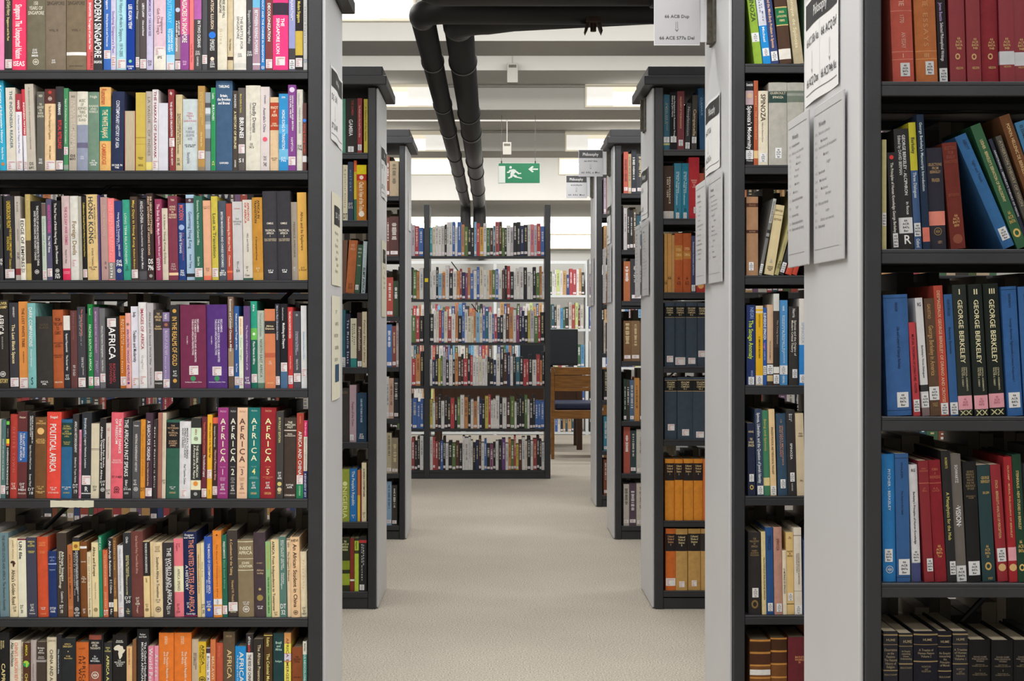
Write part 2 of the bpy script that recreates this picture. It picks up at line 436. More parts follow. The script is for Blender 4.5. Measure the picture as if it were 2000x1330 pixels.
DATA = r'''@0RA 1.5334
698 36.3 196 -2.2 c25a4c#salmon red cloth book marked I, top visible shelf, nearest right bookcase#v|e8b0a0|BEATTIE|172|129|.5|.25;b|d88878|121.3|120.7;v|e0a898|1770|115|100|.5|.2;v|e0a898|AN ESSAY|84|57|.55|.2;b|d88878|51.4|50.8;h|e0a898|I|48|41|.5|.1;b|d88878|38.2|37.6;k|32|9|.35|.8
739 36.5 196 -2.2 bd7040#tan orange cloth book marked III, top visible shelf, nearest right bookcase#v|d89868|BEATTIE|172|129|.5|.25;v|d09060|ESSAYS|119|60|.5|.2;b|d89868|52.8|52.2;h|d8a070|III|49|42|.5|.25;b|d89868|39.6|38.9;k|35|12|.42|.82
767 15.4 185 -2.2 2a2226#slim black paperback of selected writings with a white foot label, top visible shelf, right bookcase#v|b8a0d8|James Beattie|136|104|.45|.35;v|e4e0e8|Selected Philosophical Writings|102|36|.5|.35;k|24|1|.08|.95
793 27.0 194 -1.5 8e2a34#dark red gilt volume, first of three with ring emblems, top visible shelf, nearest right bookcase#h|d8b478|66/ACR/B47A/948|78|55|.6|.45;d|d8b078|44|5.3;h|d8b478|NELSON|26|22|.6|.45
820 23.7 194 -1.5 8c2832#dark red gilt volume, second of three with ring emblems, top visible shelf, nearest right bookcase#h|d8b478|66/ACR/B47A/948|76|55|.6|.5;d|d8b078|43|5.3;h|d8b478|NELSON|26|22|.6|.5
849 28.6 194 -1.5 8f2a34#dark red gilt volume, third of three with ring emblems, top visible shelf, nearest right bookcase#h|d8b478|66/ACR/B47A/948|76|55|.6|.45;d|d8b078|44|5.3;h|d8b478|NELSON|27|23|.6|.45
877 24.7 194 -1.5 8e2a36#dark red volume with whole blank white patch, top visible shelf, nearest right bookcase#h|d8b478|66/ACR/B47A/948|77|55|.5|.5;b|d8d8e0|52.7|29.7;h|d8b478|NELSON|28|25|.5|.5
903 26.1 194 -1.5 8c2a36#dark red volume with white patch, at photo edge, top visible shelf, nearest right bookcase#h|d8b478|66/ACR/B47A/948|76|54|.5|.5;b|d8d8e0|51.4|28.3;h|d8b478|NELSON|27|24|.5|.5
@0RB 1.2476
668 7.4 188 0 b8b080#thin olive paper book against the steel upright, second shelf, nearest right bookcase#k|62|40|.05|.95
684 14.0 166 -3 2c2a2e#short black paperback on principles of knowledge with red dot, second shelf, nearest right bookcase#d|d03a3a|157|3.7;v|e0dcd4|The Principles of Human Knowledge George Berkeley|148|28|.5|.35;k|27|3|.2|.8
703 24.6 207 -3 1f1f21#black paperback lettered ALCIPHRON in white with a large label, second shelf, nearest right bookcase#v|e8e8e8|GEORGE BERKELEY - ALCIPHRON|196|92|.65|.22;v|d0d0d0|Edited by DAVID BERMAN|195|127|.35|.22;v|e8e8e8|in focus|81|59|.7|.2;k|54|27|.02|.98;h|eee|R|24|9|.55|.5
722 12.1 218 -3 3a5a88#book with a bright yellow upper half over blue, second shelf, nearest right bookcase#b|c8c030|217.6|135.1;v|2a3a3a|Berkeley|192|164|.5|.5;v|d8e0e8|Three Dialogues|132|88|.5|.45;k|45|22|.05|.95;v|e8e8f0|Oxford|18|3|.5|.5
735 11.8 231 -3 1f3048#tall slim dark blue book with a coral patch at its foot, second shelf, right bookcase#v|c8d4d8|George Berkeley's Manuscript Introduction|217|99|.5|.4;b|d87868|37.0|12.7
758 27.4 174 -2.5 2c2c38#worn navy selections with a coral paper square, second shelf, nearest right bookcase#h|b09068|SELECTIONS/FROM/BERKELEY|148|129|.5|.85;h|b09068|FRASER|121|115|.5|.5;b|e08878|64.6|40.4;d|8a7048|30|6.9;h|b09068|1871|14|9|.6|.3
788 25.0 183 -5 6e2c24#worn red brown selections leaning beside an empty gap, second shelf, nearest right bookcase#h|8a4a38|SELECTIONS/FROM/BERKELEY/ANNOTATED|177|146|.5|.85;h|94503c|SIXTH EDITION|97|88|.5|.75;h|d0a068|66/ACR/B47Y/899|60|37|.5|.5;d|8a4a38|17|8.3
841 20.1 210 -23.5 34679c#bright blue book leaning steeply over an empty gap, second shelf, nearest right bookcase#v|1f3a60|ABBOTT|200|181|.6|.3;v|1f3a60|Sight and Touch|161|121|.6|.25;k|36|14|.2|.9
865 17.8 226 -21 2a5c3c#dark green book leaning steeply with a gilt ring at its foot, second shelf, right bookcase#v|d8c890|USSHER - BERKELEY'S SERVATION OF PHILOSOPHY|198|84|.5|.3;h|c8a860|66/ACR/B47A|68|44|.5|.6;d|d8b868|27|7.8
885 5.9 201 -20 22263e#narrow navy book leaning steeply on a theory of vision, second shelf, nearest right bookcase#v|d8d8d8|ARMSTRONG - BERKELEY'S THEORY OF VISION|180|59|.5|.45
896 9.8 204 -19 4a4640#narrow grey brown book leaning steeply on a theory of vision, second shelf, nearest right bookcase#v|a8987c|ATHERTON THEORY OF VISION|195|76|.5|.5
912 18.5 240 -19 6a4428#wide brown leather book leaning steeply behind the grey brown one, second shelf, nearest right bookcase#v|d8b480|POPKIN, HELLENIC DE BERKELEY|224|129|.5|.3
~936 18.3 228 -18 3a78a4##v|1f3a50|ES EXAMINED|221|187|.5|.3
@0RC 0.9623
692 41.5 208 -2.2 3a639c#wide blue cloth book against the upright, third shelf, nearest right bookcase#v|1f3558|FRASER|194|178|.5|.1;v|1f3558|Life and Letters of George Berkeley|152|80|.55|.12;b|24446f|202.0|200.8;b|24446f|9.7|8.3;k|40|14|.4|.88
721 11.5 161 -3.2 b93c44#short thin crimson book right of the wide blue cloth one, third shelf, nearest right bookcase#v|4a1a20|MUTUAL TEACHING OF LITERATURE - FOSTER|140|39|.5|.35;k|28|7|.1|.95
734 12.5 203 -3.8 d4d4d8#slim white paperback of three dialogues, third shelf, nearest right bookcase#b|2a2a2e|53.2|41.6;h|333|RG|194|188|.5|.5;v|333|Berkeley's Three Dialogues|121|65|.55|.25;k|38|15|.05|.95;b|7a6868|13.9|0.0
751 17.3 202 -3.2 5c4636#brown cloth book with gilt script between white and red, third shelf, nearest right bookcase#v|b89060|GAUSTAD|192|166|.4|.3;v|b89060|George Berkeley in America|155|69|.5|.45;k|50|27|.02|.98;h|a88858|YALE|25|14|.5|.5
767 15.3 224 -3.2 b24434#tall brick red book between brown and thin blue ones, third shelf, nearest right bookcase#v|e0b898|DESMAIZEAUX GEORGE BERKELEY OF DRANO AND CROYSE|215|23|.5|.35;k|22|2|.1|.9
784 14.2 209 -3.2 2f5c94#slim blue book left of the black numbered set, third shelf, nearest right bookcase#v|1c3454|GEORGE|200|171|.5|.3;v|1c3454|Berkeley Bermann|152|106|.5|.3;k|23|2|.05|.95
803 23.4 225 -3.2 1e2622#black volume numbered I with a pink label, third shelf, nearest right bookcase#h|e8e0b8|I|217|208|.5|.2;v|e8e0b8|GEORGE BERKELEY|199|90|.5|.35;v|c8c0a0|CRITICAL ASSESSMENTS/Edited by/WALTER E. CREERY|83|42|.55|.45;b|e0a0ac|34.2|10.4;h|b86878|66/ACR/B47A|31|16|.5|.4;h|d0c898|XX|9|1|.5|.85
829 23.0 226 -3.2 1d2521#black volume numbered II with a pink label, third shelf, nearest right bookcase#h|e8e0b8|II|217|208|.5|.35;v|e8e0b8|GEORGE BERKELEY|199|90|.5|.35;v|c8c0a0|CRITICAL ASSESSMENTS/Edited by/WALTER E. CREERY|83|42|.55|.45;b|e0a0ac|35.1|11.5;h|b86878|66/ACR/B47A|32|17|.5|.4;h|d0c898|XX|10|1|.5|.85
857 25.8 227 -3.2 1c2420#black volume numbered III with a pink label, third shelf, nearest right bookcase#h|e8e0b8|III|218|209|.55|.45;v|e8e0b8|GEORGE BERKELEY|200|91|.5|.35;v|c8c0a0|CRITICAL ASSESSMENTS/Edited by/WALTER E. CREERY|83|44|.55|.45;b|e0a0ac|38.1|13.9;h|b86878|66/ACR/B47A|35|20|.5|.4;h|d0c898|XX|11|2|.5|.85
887 25.8 222 -3.2 33619c#blue cloth book right of the black numbered set, third shelf, nearest right bookcase#v|1d3658|BERMAN|209|185|.5|.15;v|1d3658|George Berkeley Eighteenth-Century Responses I|167|58|.5|.15;b|1d3658|216.7|215.5;k|40|14|.1|.85
914 21.9 222 -3.2 31609a#blue cloth book at the photo edge below leaning books, third shelf, nearest right bookcase#v|1d3658|BERMAN|209|185|.5|.15;k|40|14|.1|.85
@0RD 0.6784
677 21.9 219 -0.8 2c78b8#vivid blue cloth book against the upright, fourth shelf, nearest right bookcase#v|c8d8e8|PITCHER - BERKELEY|193|122|.55|.2;k|56|34|.15|.75;d|b8c0c8|21|6.5
700 22.9 220 -1 2f5c94#dull blue cloth book second from the upright, fourth shelf, nearest right bookcase#b|1d3658|212.2|211.1;b|1d3658|8.3|7.2;v|1d3658|WALKER|205|177|.5|.15;v|1d3658|The Real in the Ideal|156|115|.5|.15;k|39|12|.15|.98
722 14.5 201 -2 d8d8dc#slim white paperback with a slate blue foot, fourth shelf, nearest right bookcase#h|333|RG|193|188|.5|.5;v|333|Berkeley's Principles of Human Knowledge|154|64|.5|.25;k|55|33|.02|.98;b|4a5080|31.8|0.0
740 16.4 208 -3 84222c#dark red volume with a white label, one of two alike, fourth shelf, nearest right bookcase#h|b86850|HUMAN/KNOWLEDGE|196|188;b|b86850|169.3|168.4;h|b86850|J.P./BELL|162|154|.5|.5;k|40|18|.35|.95
760 20.6 209 -3.3 86222c#dark red volume with gilt call number, one of two alike, fourth shelf, nearest right bookcase#h|b86850|HUMAN/A/KNOWLEDGE|196|176;b|b86850|169.3|168.4;h|b86850|A.A./LUCE|162|154|.5|.6;h|d8a868|66/ACR/B47a/Tur|64|41|.5|.5
779 15.9 225 -3 1e1d20#black book lettered in gilt for the mob, fourth shelf, nearest right bookcase#v|c8b860|ROBERTS|213|194|.5|.25;v|c8c070|A Metaphysics for the Mob|153|71|.5|.35;k|35|12|.35|.95
797 17.3 219 -3 6a6460#grey book lettered VISION in white, fourth shelf, nearest right bookcase#v|ddd|SCHWARTZ|200|169|.5|.3;v|f0f0f0|·VISION·|131|93|.5|.5;k|27|0|.02|.98
819 22.6 206 -2.5 1f1e20#black book with dull gilt title and a grey label, fourth shelf, nearest right bookcase#h|8a7a58|GEORGE/BERKELEY/AND THE/PROOFS/FOR THE/EXISTENCE/OF GOD|191|157|.5|.7;h|8a7a58|EDWARD A./SILLEM|148|142|.5|.7;k|35|11|.1|.95
844 22.2 200 -3 1f3c40#dark teal cloth book with gilt ring at its foot, fourth shelf, nearest right bookcase#h|c8a868|GEORGE/BERKELEY|181|168|.6|.7;h|c8a868|SILLEM|154|150|.6|.5;h|c8a868|66/ACR/B47a/Sil|63|40|.5|.4;d|c8a860|26|6.9;h|c8a868|1957|7|3|.6|.4
866 17.4 201 -4 922630#red cloth book on perception beside dark teal one, fourth shelf, nearest right bookcase#v|d8b078|STACK - BERKELEY'S ANALYSIS OF PERCEPTION|174|74|.5|.25;k|57|34|.1|.95;d|d8b078|24|6.5
884 13.7 215 -3 a02830#taller red cloth book with a pink label, fourth shelf, nearest right bookcase#v|d8b078|OLSCAMP - MORAL PHILOSOPHY OF BERKELEY|200|76|.5|.22;b|e0a0ac|59.6|36.5;d|d8b078|25|6.5
899 15.2 219 -3 20402e#dark green cloth book with gilt lettering near photo edge, fourth shelf, nearest right bookcase#v|d8c080|STEINKRAUS - NEW STUDIES IN BERKELEY|191|90|.5|.3;h|d8b870|66/ACR/B47a|73|50|.5|.6;d|d8b870|25|6.0
~917 10.7 201 -1 8a8494##
@0RE 0.3506
679 24.3 244 0 1f1e2c#black gilt volume on passions and religion against the upright, lowest shelf, nearest right bookcase#b|b8a070|238.7|236.3;h|c8b890|HUME|231|227|.5|.65;b|a89068|221.3|220.2;h|b8a888|Dissertation/on the/Passions/The Natural/History of/Religion|215|180|.5|.9;b|b8a070|177.6|175.8;h|a89878|BEAUCHAMP|171|168|.5|.9
705 22.9 241 0 1f1e2a#black gilt volume on human understanding, lowest shelf, nearest right bookcase#b|b8a070|237.7|235.4;h|c8b890|HUME|229|224|.6|.65;b|a89068|218.7|217.8;h|b8a888|An Enquiry/concerning/Human/Understanding|212|195|.5|.85;b|b8a070|189.2|187.0;h|a89878|BEAUCHAMP|183|180|.5|.85
739 41.3 244 0 20202e#wide black gilt treatise marked volume 2, lowest shelf, nearest right bookcase#b|b8a070|239.9|237.2;h|c8b890|HUME|232|228|.55|.38;b|a89068|222.0|220.8;h|b8a888|A Treatise of/Human Nature/Volume 2|215|199|.5|.68;b|b8a070|193.7|191.5;h|a89878|NORTON/and/NORTON|186|174|.5|.38
772 22.8 244 0 1f1e2a#black gilt volume on principles of morals, lowest shelf, nearest right bookcase#b|b8a070|236.9|234.7;h|c8b890|HUME|228|224|.5|.65;b|a89068|217.2|216.4;h|b8a888|An Enquiry/concerning/the/Principles/of Morals|209|183|.5|.85;b|b8a070|176.6|174.6;h|a89878|BEAUCHAMP|167|164|.5|.85
800 26.1 243 0 20202c#black gilt treatise marked volume 1, lowest shelf, nearest right bookcase#b|b8a070|238.7|236.3;h|c8b890|HUME|231|227|.5|.55;b|a89068|221.1|220.1;h|b8a888|A Treatise/of Human/Nature/Volume 1|214|193|.5|.85;b|b8a070|187.7|186.0;h|a89878|NORTON/and/NORTON|180|168|.5|.55
832 36.5 229 0 1c1b1c#black worn volume of philosophical works numbered 1, lowest shelf, nearest right bookcase#h|a89888|DAVID HUME/PHILOSOPHICAL/WORKS|202|191|.5|.75;h|9a8a70|EDITED BY/GREEN and GROSE|188|183|.5|.75;h|b8a888|1|179|176|.5|.05;h|9a8a70|TREATISE OF/HUMAN NATURE|173|168|.5|.7
870 36.5 229 0 1c1b1c#black worn volume of philosophical works numbered 2, lowest shelf, nearest right bookcase#h|a89888|DAVID HUME/PHILOSOPHICAL/WORKS|202|191|.5|.75;h|9a8a70|EDITED BY/GREEN and GROSE|188|183|.5|.75;h|b8a888|2|179|176|.5|.05;h|9a8a70|TREATISE OF/HUMAN NATURE|173|168|.5|.7
907 34.6 229 0 1c1b1c#black worn volume of philosophical works at the photo edge, lowest shelf, nearest right bookcase#h|a89888|DAVID HUME/PHILOSOPHICAL/WORKS|202|191|.5|.75;h|9a8a70|EDITED BY/GREEN and GROSE|188|183|.5|.75
@1LA 1.8033
~-1327 16.0 227 0 e887b4##
-1307 20.3 221 0 2b2725#black book titled The Making Of Early History, top shelf, large left bookcase#v|e9dc9a|Singapore and Its Past|144|80|.45|.3;v|d8cfa0|The Making Of Early History|215|148|.5|.45;s|30|6
-1278 35.9 236 0 ef3f68#red book titled Singapore The Unexpected Nation, top shelf, large left bookcase#v|fff|Singapore The Unexpected Nation|177|30|.5|.5;h|fff|ISEAS|24|11
-1234 50.9 231 0 6f6a58#brown book titled 150 Years Of Singapore, top shelf, large left bookcase#h|ddd8c8|150/YEARS OF/SINGAPORE|188|149;h|eee|DS/599/M00|59|36|.45|.35;d|ddd8c8|23|8.3
-1180 55.0 229 0 7d7060#brown cloth volume marked VOL. II without white strip, top shelf, large left bookcase#h|4a4038|SINGAPORE|186|176;h|4a4038|VOL. II|111|105|.4|.45;h|eee|DS/599|30|18|.4|.2
-1124 52.9 229 0 7a6c58#brown cloth volume marked VOL. I with white strip, top shelf, large left bookcase#h|4a4038|SINGAPORE|186|176;h|4a4038|VOL. I|111|105|.5|.45;b|e8e8e8|48.8|40.1;h|4a4038|JOHN MURRAY|13|10|.5|.7
-1088 17.7 223 0 d5575a#red book on a political legacy, top shelf, large left bookcase#v|fff|SINGAPORE: The Legacy of Lee Kuan Yew|184|57|.5|.35;v|8a2a30|TURNBULL|51|5|.7|.3
-1066 24.9 221 0 2a292c#black book titled Modern Singapore, top shelf, large left bookcase#v|fff|MODERN SINGAPORE|206|34|.5|.75;h|fff|SINGAPORE|26|19
-1042 20.0 225 0 2f66b8#bright blue book with a high white label, top shelf, large left bookcase#v|fff|Singapore|196|165|.5|.3;v|fff|Edited by James Lim and Terence Lee|153|65|.5|.25;s|55|32
-1025 13.3 217 0 c9c6e0#pale blue book titled Studying Singapore's Past, top shelf, large left bookcase#v|7a5fa8|Studying Singapore's Past|161|47|.5|.5;s|40|11
-1003 27.0 223 0 a9d8e4#pale teal book titled A History of Modern Singapore 1819-2005, top shelf, large left bookcase#v|5a7a8a|A History of Modern Singapore, 1819-2005|190|36|.5|.35;s|30|5
-978 22.2 225 0 123a94#royal blue book with a small green dot, top shelf, large left bookcase#v|fff|LEE KUAN YEW|177|111|.5|.45;d|7cc89a|24|4.2;h|fff|DS600/L46|13|2|.5|.8
~-960 10.6 223 0 4c4a4c##v|ddd|Men and Things|194|138|.5|.4;s|36|9
-945 18.5 221 0 4b4143#dark brown book with small white title beside thin grey one, top shelf, large left bookcase#v|fff|LEE'S LAW|182|144|.5|.3;v|fff|Chris and Daniel|136|94|.5|.25;s|31|6
-926 17.3 223 0 c4bedb#lilac book of memoirs, top shelf, large left bookcase#v|6a4f8a|MEMOIRS OF TAN KAH KEE|190|92|.5|.4;h|333|DS/59|28|11|.5|.6
-899 31.8 219 0 d9bccb#wide pale pink book with cream foot, top shelf, large left bookcase#b|e3dfd4|52.9|0.0;v|8a6070|Goh Chok Tong's|167|96|.4|.25;v|8a6070|Singapore|144|99|.7|.2;s|63|40;h|222|IPS|38|31|.5|.4
-871 22.2 221 0 2aa3dc#blue book titled Looking East To Look West, top shelf, large left bookcase#b|a9d3ef|42.5|0.0;v|8fd0f0|DUTTARAY|194|128|.4|.5;v|fff|LOOKING EAST/TO LOOK WEST|113|49|.5|.65;s|22|1
-851 15.6 215 0 4a2a30#dark red book with a face near its top, top shelf, large left bookcase#b|8f7f7f|90.3|30.1;d|b9c4dc|163|6.2;v|fff|LIM KIM SAN/A BUILDER OF SINGAPORE|134|51|.5|.8;s|26|3
-832 22.2 217 0 8a3f8c#mottled purple and magenta book, top shelf, large left bookcase#b|c94a8c|216.9|96.5;v|eed|MASSACRES IN SINGAPORE|198|74|.5|.6;h|e8c0e0|DS/60|26|13
~-814 11.5 219 0 ee7a7a##v|b04040|Lee Kuan Yew|72|22|.5|.35
-797 19.8 223 0 4c4a4b#charcoal book titled In Two Oceans, top shelf, large left bookcase#b|b060a8|223.1|137.0;v|eee|IN TWO OCEANS|134|61|.7|.4;h|ddd|DS/599|53|40;v|ddd|OXFORD|37|11|.5|.25
-779 14.9 217 0 45454b#plain charcoal book with a label, top shelf, large left bookcase#s|42|18
-758 23.9 215 0 1f1c1d#black book titled Strategic Illusion, top shelf, large left bookcase#v|f0d8c0|STRATEGIC ILLUSION|206|111|.5|.35;d|1f73d8|95|9.3;v|ddd|EMIGRES|84|53|.5|.5;d|e8d0c0|31|5.2;h|eee|DS/599/SIN|26|7
-731 25.5 219 0 dcd6c4#cream book titled The Rise And Fall Of Singapore, top shelf, large left bookcase#v|3a3a3a|THE RISE AND FALL/OF SINGAPORE|206|140|.5|.7;v|c8b890|Giles|113|70|.4|.25
-710 15.0 217 0 cdbd9c#cream book titled The Hwajiao, top shelf, large left bookcase#v|333|The Hwajiao|86|53|.5|.3;b|4a3a30|37.4|28.0
-684 33.6 219 0 e2dfd8#white book titled The Battle For Singapore, top shelf, large left bookcase#v|6f7068|THE BATTLE FOR/SINGAPORE|146|57|.5|.55;h|777|DS/599|47|35|.5|.6;b|d2d0ca|19.7|7.3
-658 16.6 217 0 3c3b40#charcoal book titled Singapore's Foreign Policy, top shelf, large left bookcase#v|ccc|Singapore's Foreign Policy|163|72|.5|.4;h|eee|DS/599|53|38
-639 19.7 225 0 a8889a#dusky pink book titled Between Rising Powers, top shelf, large left bookcase#b|6ab4dc|225.2|169.1;v|eee|BETWEEN RISING POWERS|163|43|.5|.45;b|eee|18.7|14.5
~-622 12.0 217 0 1f78c0##v|fff|POLICY AND THE CHINESE IN SINGAPORE|194|22|.5|.35;d|eee|8|4.2
-605 19.1 219 0 7a3232#dark red book titled Decolonization, top shelf, large left bookcase#v|fff|DECOLONIZATION|182|78|.5|.4;s|30|6
-574 41.5 227 0 ec3f80#magenta book titled The Singapore Lion, top shelf, large left bookcase#b|3a3240|181.6|148.4;v|fff|THE/SINGAPORE LION|140|43|.5|.6;s|36|13|.2|.8
-543 17.0 217 0 8f94c4#hazy blue book with black foot, top shelf, large left bookcase#b|38343a|59.1|2.1;v|dde|RAJARATNAM|196|134|.5|.45;k|29|4
-524 19.8 215 0 2c2829#black book with a gold block on it, top shelf, large left bookcase#v|e8d870|Modern Singapore|186|128|.5|.4;b|c8ae4c|105.8|40.5;s|33|9
~-508 10.2 219 0 d0d0d0##v|888|Chinese Singapore|186|61|.5|.35;h|68a|DS/59|32|20
@1LB 1.5329
-1326 16.6 244 -2 2aa6cc#pale teal book titled A Century of Indonesian History, second shelf, large left bookcase#v|fff|A Century of Indonesian History|232|74|.5|.35;v|fff|Family Firms|63|30|.5|.3;d|c08050|18|4.6
-1302 25.8 225 -1 d8d2c4#cream book titled The Indonesia Reader, second shelf, large left bookcase#v|4a6a78|THE INDONESIA READER|216|61|.55|.3;s|28|3
-1279 16.5 208 -1 a23440#red book titled A House Case At Shapes of the Past, second shelf, large left bookcase#b|e4e2ea|158.8|0.0;v|fff|HAND|190|165|.5|.4;v|8a90b8|A House Case At Shapes of the Past|150|47|.5|.3;s|28|3
~-1264 8.5 220 -2 c92e40##b|dcdce4|94.5|0.0;v|fff|INDONESIA MATTERS|184|97|.6|.5;s|26|3
-1248 22.9 234 -2 bdb5a8#tall grey book with tiny faded writing, second shelf, large left bookcase#v|8f887c|A dissertation on the contemporary indonesia|225|57|.5|.2;h|444|DS/641|24|3|.5|.6
-1221 20.4 214 0 5c5a54#dark grey book titled The Contest For North Sumatra, second shelf, large left bookcase#h|ddd8c0|REID|205|199|.5|.5;h|ddd8c0|THE/CONTEST/FOR/NORTH/SUMATRA|183|143;h|eee|DS/602|34|18|.5|.5
-1195 29.5 221 0 e4c49a#tan book with crowded picture at top, second shelf, large left bookcase#b|5a3430|221.0|180.5;d|b83a30|211|4.6;d|ddd0c8|194|5.2;v|8a7458|The Life of Prince Diponegoro of Yogyakarta|175|84|.5|.22;v|6a5438|PETER CAREY|67|30|.5|.15;s|27|3
-1169 21.0 227 0 38363a#charcoal book titled Ritual Retellings, second shelf, large left bookcase#v|eee|HERMANS|184|150|.5|.35;v|e04440|RITUAL RETELLINGS|136|59|.55|.45;s|27|3
-1152 11.9 223 0 3f8a5a#green book titled Sejarah Kesultanan Aceh Darussalam, second shelf, large left bookcase#v|d8e8d8|Sejarah Kesultanan Aceh Darussalam|194|72|.5|.35;s|64|43;b|8a9a90|15.6|3.1
-1134 20.8 214 0 b0a698#cream book titled Atlas Of Malaya In Colonial Times, second shelf, large left bookcase#h|6a6258|GALE|203|198|.5|.5;v|d8d0c4|ATLAS OF MALAYA/IN COLONIAL TIMES|188|57|.5|.6;h|222|DS/601|45|28
-1108 29.1 214 0 d8d4c6#cream book over a blue grey picture, second shelf, large left bookcase#b|8f96ac|123.5|0.0;h|8a8a7a|MUSIC/OF/BORNEO/TRIBES/AND THE/ISLAND|194|132;b|6a6884|75.7|61.2;h|dde|DS/646|40|30
-1078 29.7 213 0 6f8a78#grey green book titled Rajahs And Rebels, second shelf, large left bookcase#h|d8d8c8|Pringle|203|196|.5|.65;h|d8d8c8|RAJAHS/AND/REBELS|178|155;h|eee|DS/646.36/ORR|30|13
-1047 29.7 226 0 dfb06c#tan book with a green scrollwork panel for White Rajahs, second shelf, large left bookcase#v|b85038|Runciman|224|178|.4|.5;b|1f8272|173.3|79.9;v|f0dcb0|THE WHITE RAJAHS|165|88|.5|.6;v|c85a38|CAMBRIDGE|73|16|.4|.4
-1013 32.8 214 1 27304e#navy book titled Contemporary History Of Asia, second shelf, large left bookcase#v|dde|CONTEMPORARY HISTORY OF ASIA|189|61|.5|.3;h|fff|DS SUR 70/THE|18|5
-981 28.0 163 0 b8434e P1#red book shelved with its white page edge outwards, second shelf, large left bookcase#
-952 26.6 212 0 c4ab4c#mustard yellow cloth book with thin ruled lines, second shelf, large left bookcase#b|a58c38|91.3|88.2;b|a58c38|72.6|71.2;h|4a4020|DS646/TRA|38|30;h|6a5a28|HAKKAS|20|11|.5|.5
-929 17.7 215 0 b5ada4#grey book with pale yellow label at its foot, second shelf, large left bookcase#v|7a7268|LA VAGUE... OF INDIES|200|40|.5|.35;b|e8d880|23.9|3.1
-911 16.0 219 0 d8d4d8#white book titled The Hakkas Of Sarawak, second shelf, large left bookcase#v|8a3040|THE HAKKAS OF SARAWAK|214|34|.5|.4;s|29|5
-890 24.5 183 0 cfcfda#short blank pale grey book right of the Hakkas, second shelf, large left bookcase#
-868 15.9 220 -1 8a3a3c#red book titled The Queen's Obligation, second shelf, large left bookcase#h|eee|dp|214|206|.5|.4;v|eee|THE QUEEN'S OBLIGATION|186|92|.5|.35;s|88|65;v|eee|FRANK GOH|62|15|.5|.3
-848 17.4 206 0 c8b890#beige book about a monarch with black call number, second shelf, large left bookcase#v|4a4438|RAJAH CHARLES BROOKE/MONARCH OF ALL HE SURVEYED|154|46|.5|.6;h|333|DS/646|36|13|.4|.5
-818 40.5 194 0 c2cdd0#pale grey book titled More Studies And Descriptive Notes, second shelf, large left bookcase#h|c07888|TEN/YEARS/IN/SARAWAK|158|131;h|889|MORE/STUDIES AND/DESCRIPTIVE/NOTES|119|81|.5|.6;h|223|DS 646 SAR/B18 BRO|72|63;v|889|Bampfylde|50|19|.4|.2
-787 18.7 229 0 b08848#tan book titled Discovering History In The Country, second shelf, large left bookcase#v|d8c078|DISCOVERING HISTORY/IN THE COUNTRY|212|123|.5|.5;v|f0e0b0|Ooi Keat Gin|104|65|.5|.2;s|54|32;b|8a7a60|10.8|-0.6
-770 14.4 212 0 8f9aa4#thin book covered in a grey marbled pattern, second shelf, large left bookcase#b|4a4a52|183.0|170.6;b|c8d0d8|168.5|154.0;b|6a7a88|149.8|133.2;b|b0bcc8|124.9|112.5;b|5a6068|87.6|52.3
-755 12.3 224 0 1f8a50#green book titled Brunei, second shelf, large left bookcase#v|eee|Leake|209|193|.5|.45;v|eee|BRUNEI|178|135|.5|.4;h|dd8|A/M|27|13
-726 44.4 243 0 3f5c7c#blue book titled Britain the Brookes and Brunei, second shelf, large left bookcase#h|fff|TARLING|230|223|.5|.65;h|fff|Britain,/the Brookes/and Brunei|207|177|.5|.8;h|fff|OXFORD|23|18|.5|.55
-696 13.5 216 0 4a423c#charcoal book titled A History Of Brunei, second shelf, large left bookcase#v|ddd|SAUNDERS|206|169|.5|.4;v|e8dcb0|A HISTORY OF BRUNEI|160|59|.5|.45;v|eee|OXFORD|29|9|.5|.3
-679 19.1 224 0 5c5654#dark grey book reading BRUNEI in large white capitals, second shelf, large left bookcase#v|d8cc60|Marie-Sybille de Vienne|207|156|.4|.25;v|fff|BRUNEI|144|88|.5|.6;s|71|47;h|eee|S1|33|23
-648 39.1 230 0 d8d4c6#white book titled Opium and the Arrow War in China, second shelf, large left bookcase#v|555|Deadly Dreams|183|102|.6|.25;v|999|Opium and the Arrow War in China|183|81|.35|.12;h|333|DS/747.5|75|59|.4|.35
-616 23.9 227 0 d2c8c8#pale grey book titled Australia's China, second shelf, large left bookcase#v|667|STRAHAN|204|181|.5|.2;v|667|Australia's China|170|104|.45|.3;d|e05870|85|6.2;h|555|DS/740|42|9|.5|.4
-591 23.3 199 0 d8bc98#cream book titled Pivot of Asia, second shelf, large left bookcase#b|b0452c|184.1|109.4;h|f4e0c0|PIVOT/of/ASIA|175|145;h|f4e0c0|OWEN/LATTIMORE|130|119;h|333|DS PIV/LAT|36|27
-566 24.5 208 0 2088c4#blue book titled Hong Kong In Transition, second shelf, large left bookcase#h|eee|DIMA|200|195|.5|.4;v|e4f0fa|HONG KONG IN TRANSITION|164|56|.5|.35;b|4aa4d8|124.9|100.0;b|6ab4dc|58.5|29.5;h|def|DS/796|38|23
-543 21.2 232 0 7a3a86#purple book titled Hong Kong And British Culture 1945-97, second shelf, large left bookcase#d|d8c8e0|218|7.1;v|eee|HONG KONG AND BRITISH/CULTURE, 1945-97|203|108|.45|.55;v|e0d0e4|HAMPTON|90|52|.5|.3;s|38|15
-523 16.2 220 0 d4d2c8#white book with faint blue vertical lettering, second shelf, large left bookcase#v|8a9098|Chinatown|210|177|.4|.2;v|8a9098|TERENCE BREWER|171|100|.5|.3;h|333|DS/796|71|54
~-509 10.0 183 0 5a3834##d|2a7ae0|135|7.5;v|d85040|Hong Kong under|125|46|.5|.5;b|d8d8dc|39.8|23.2
@1LC 1.2383
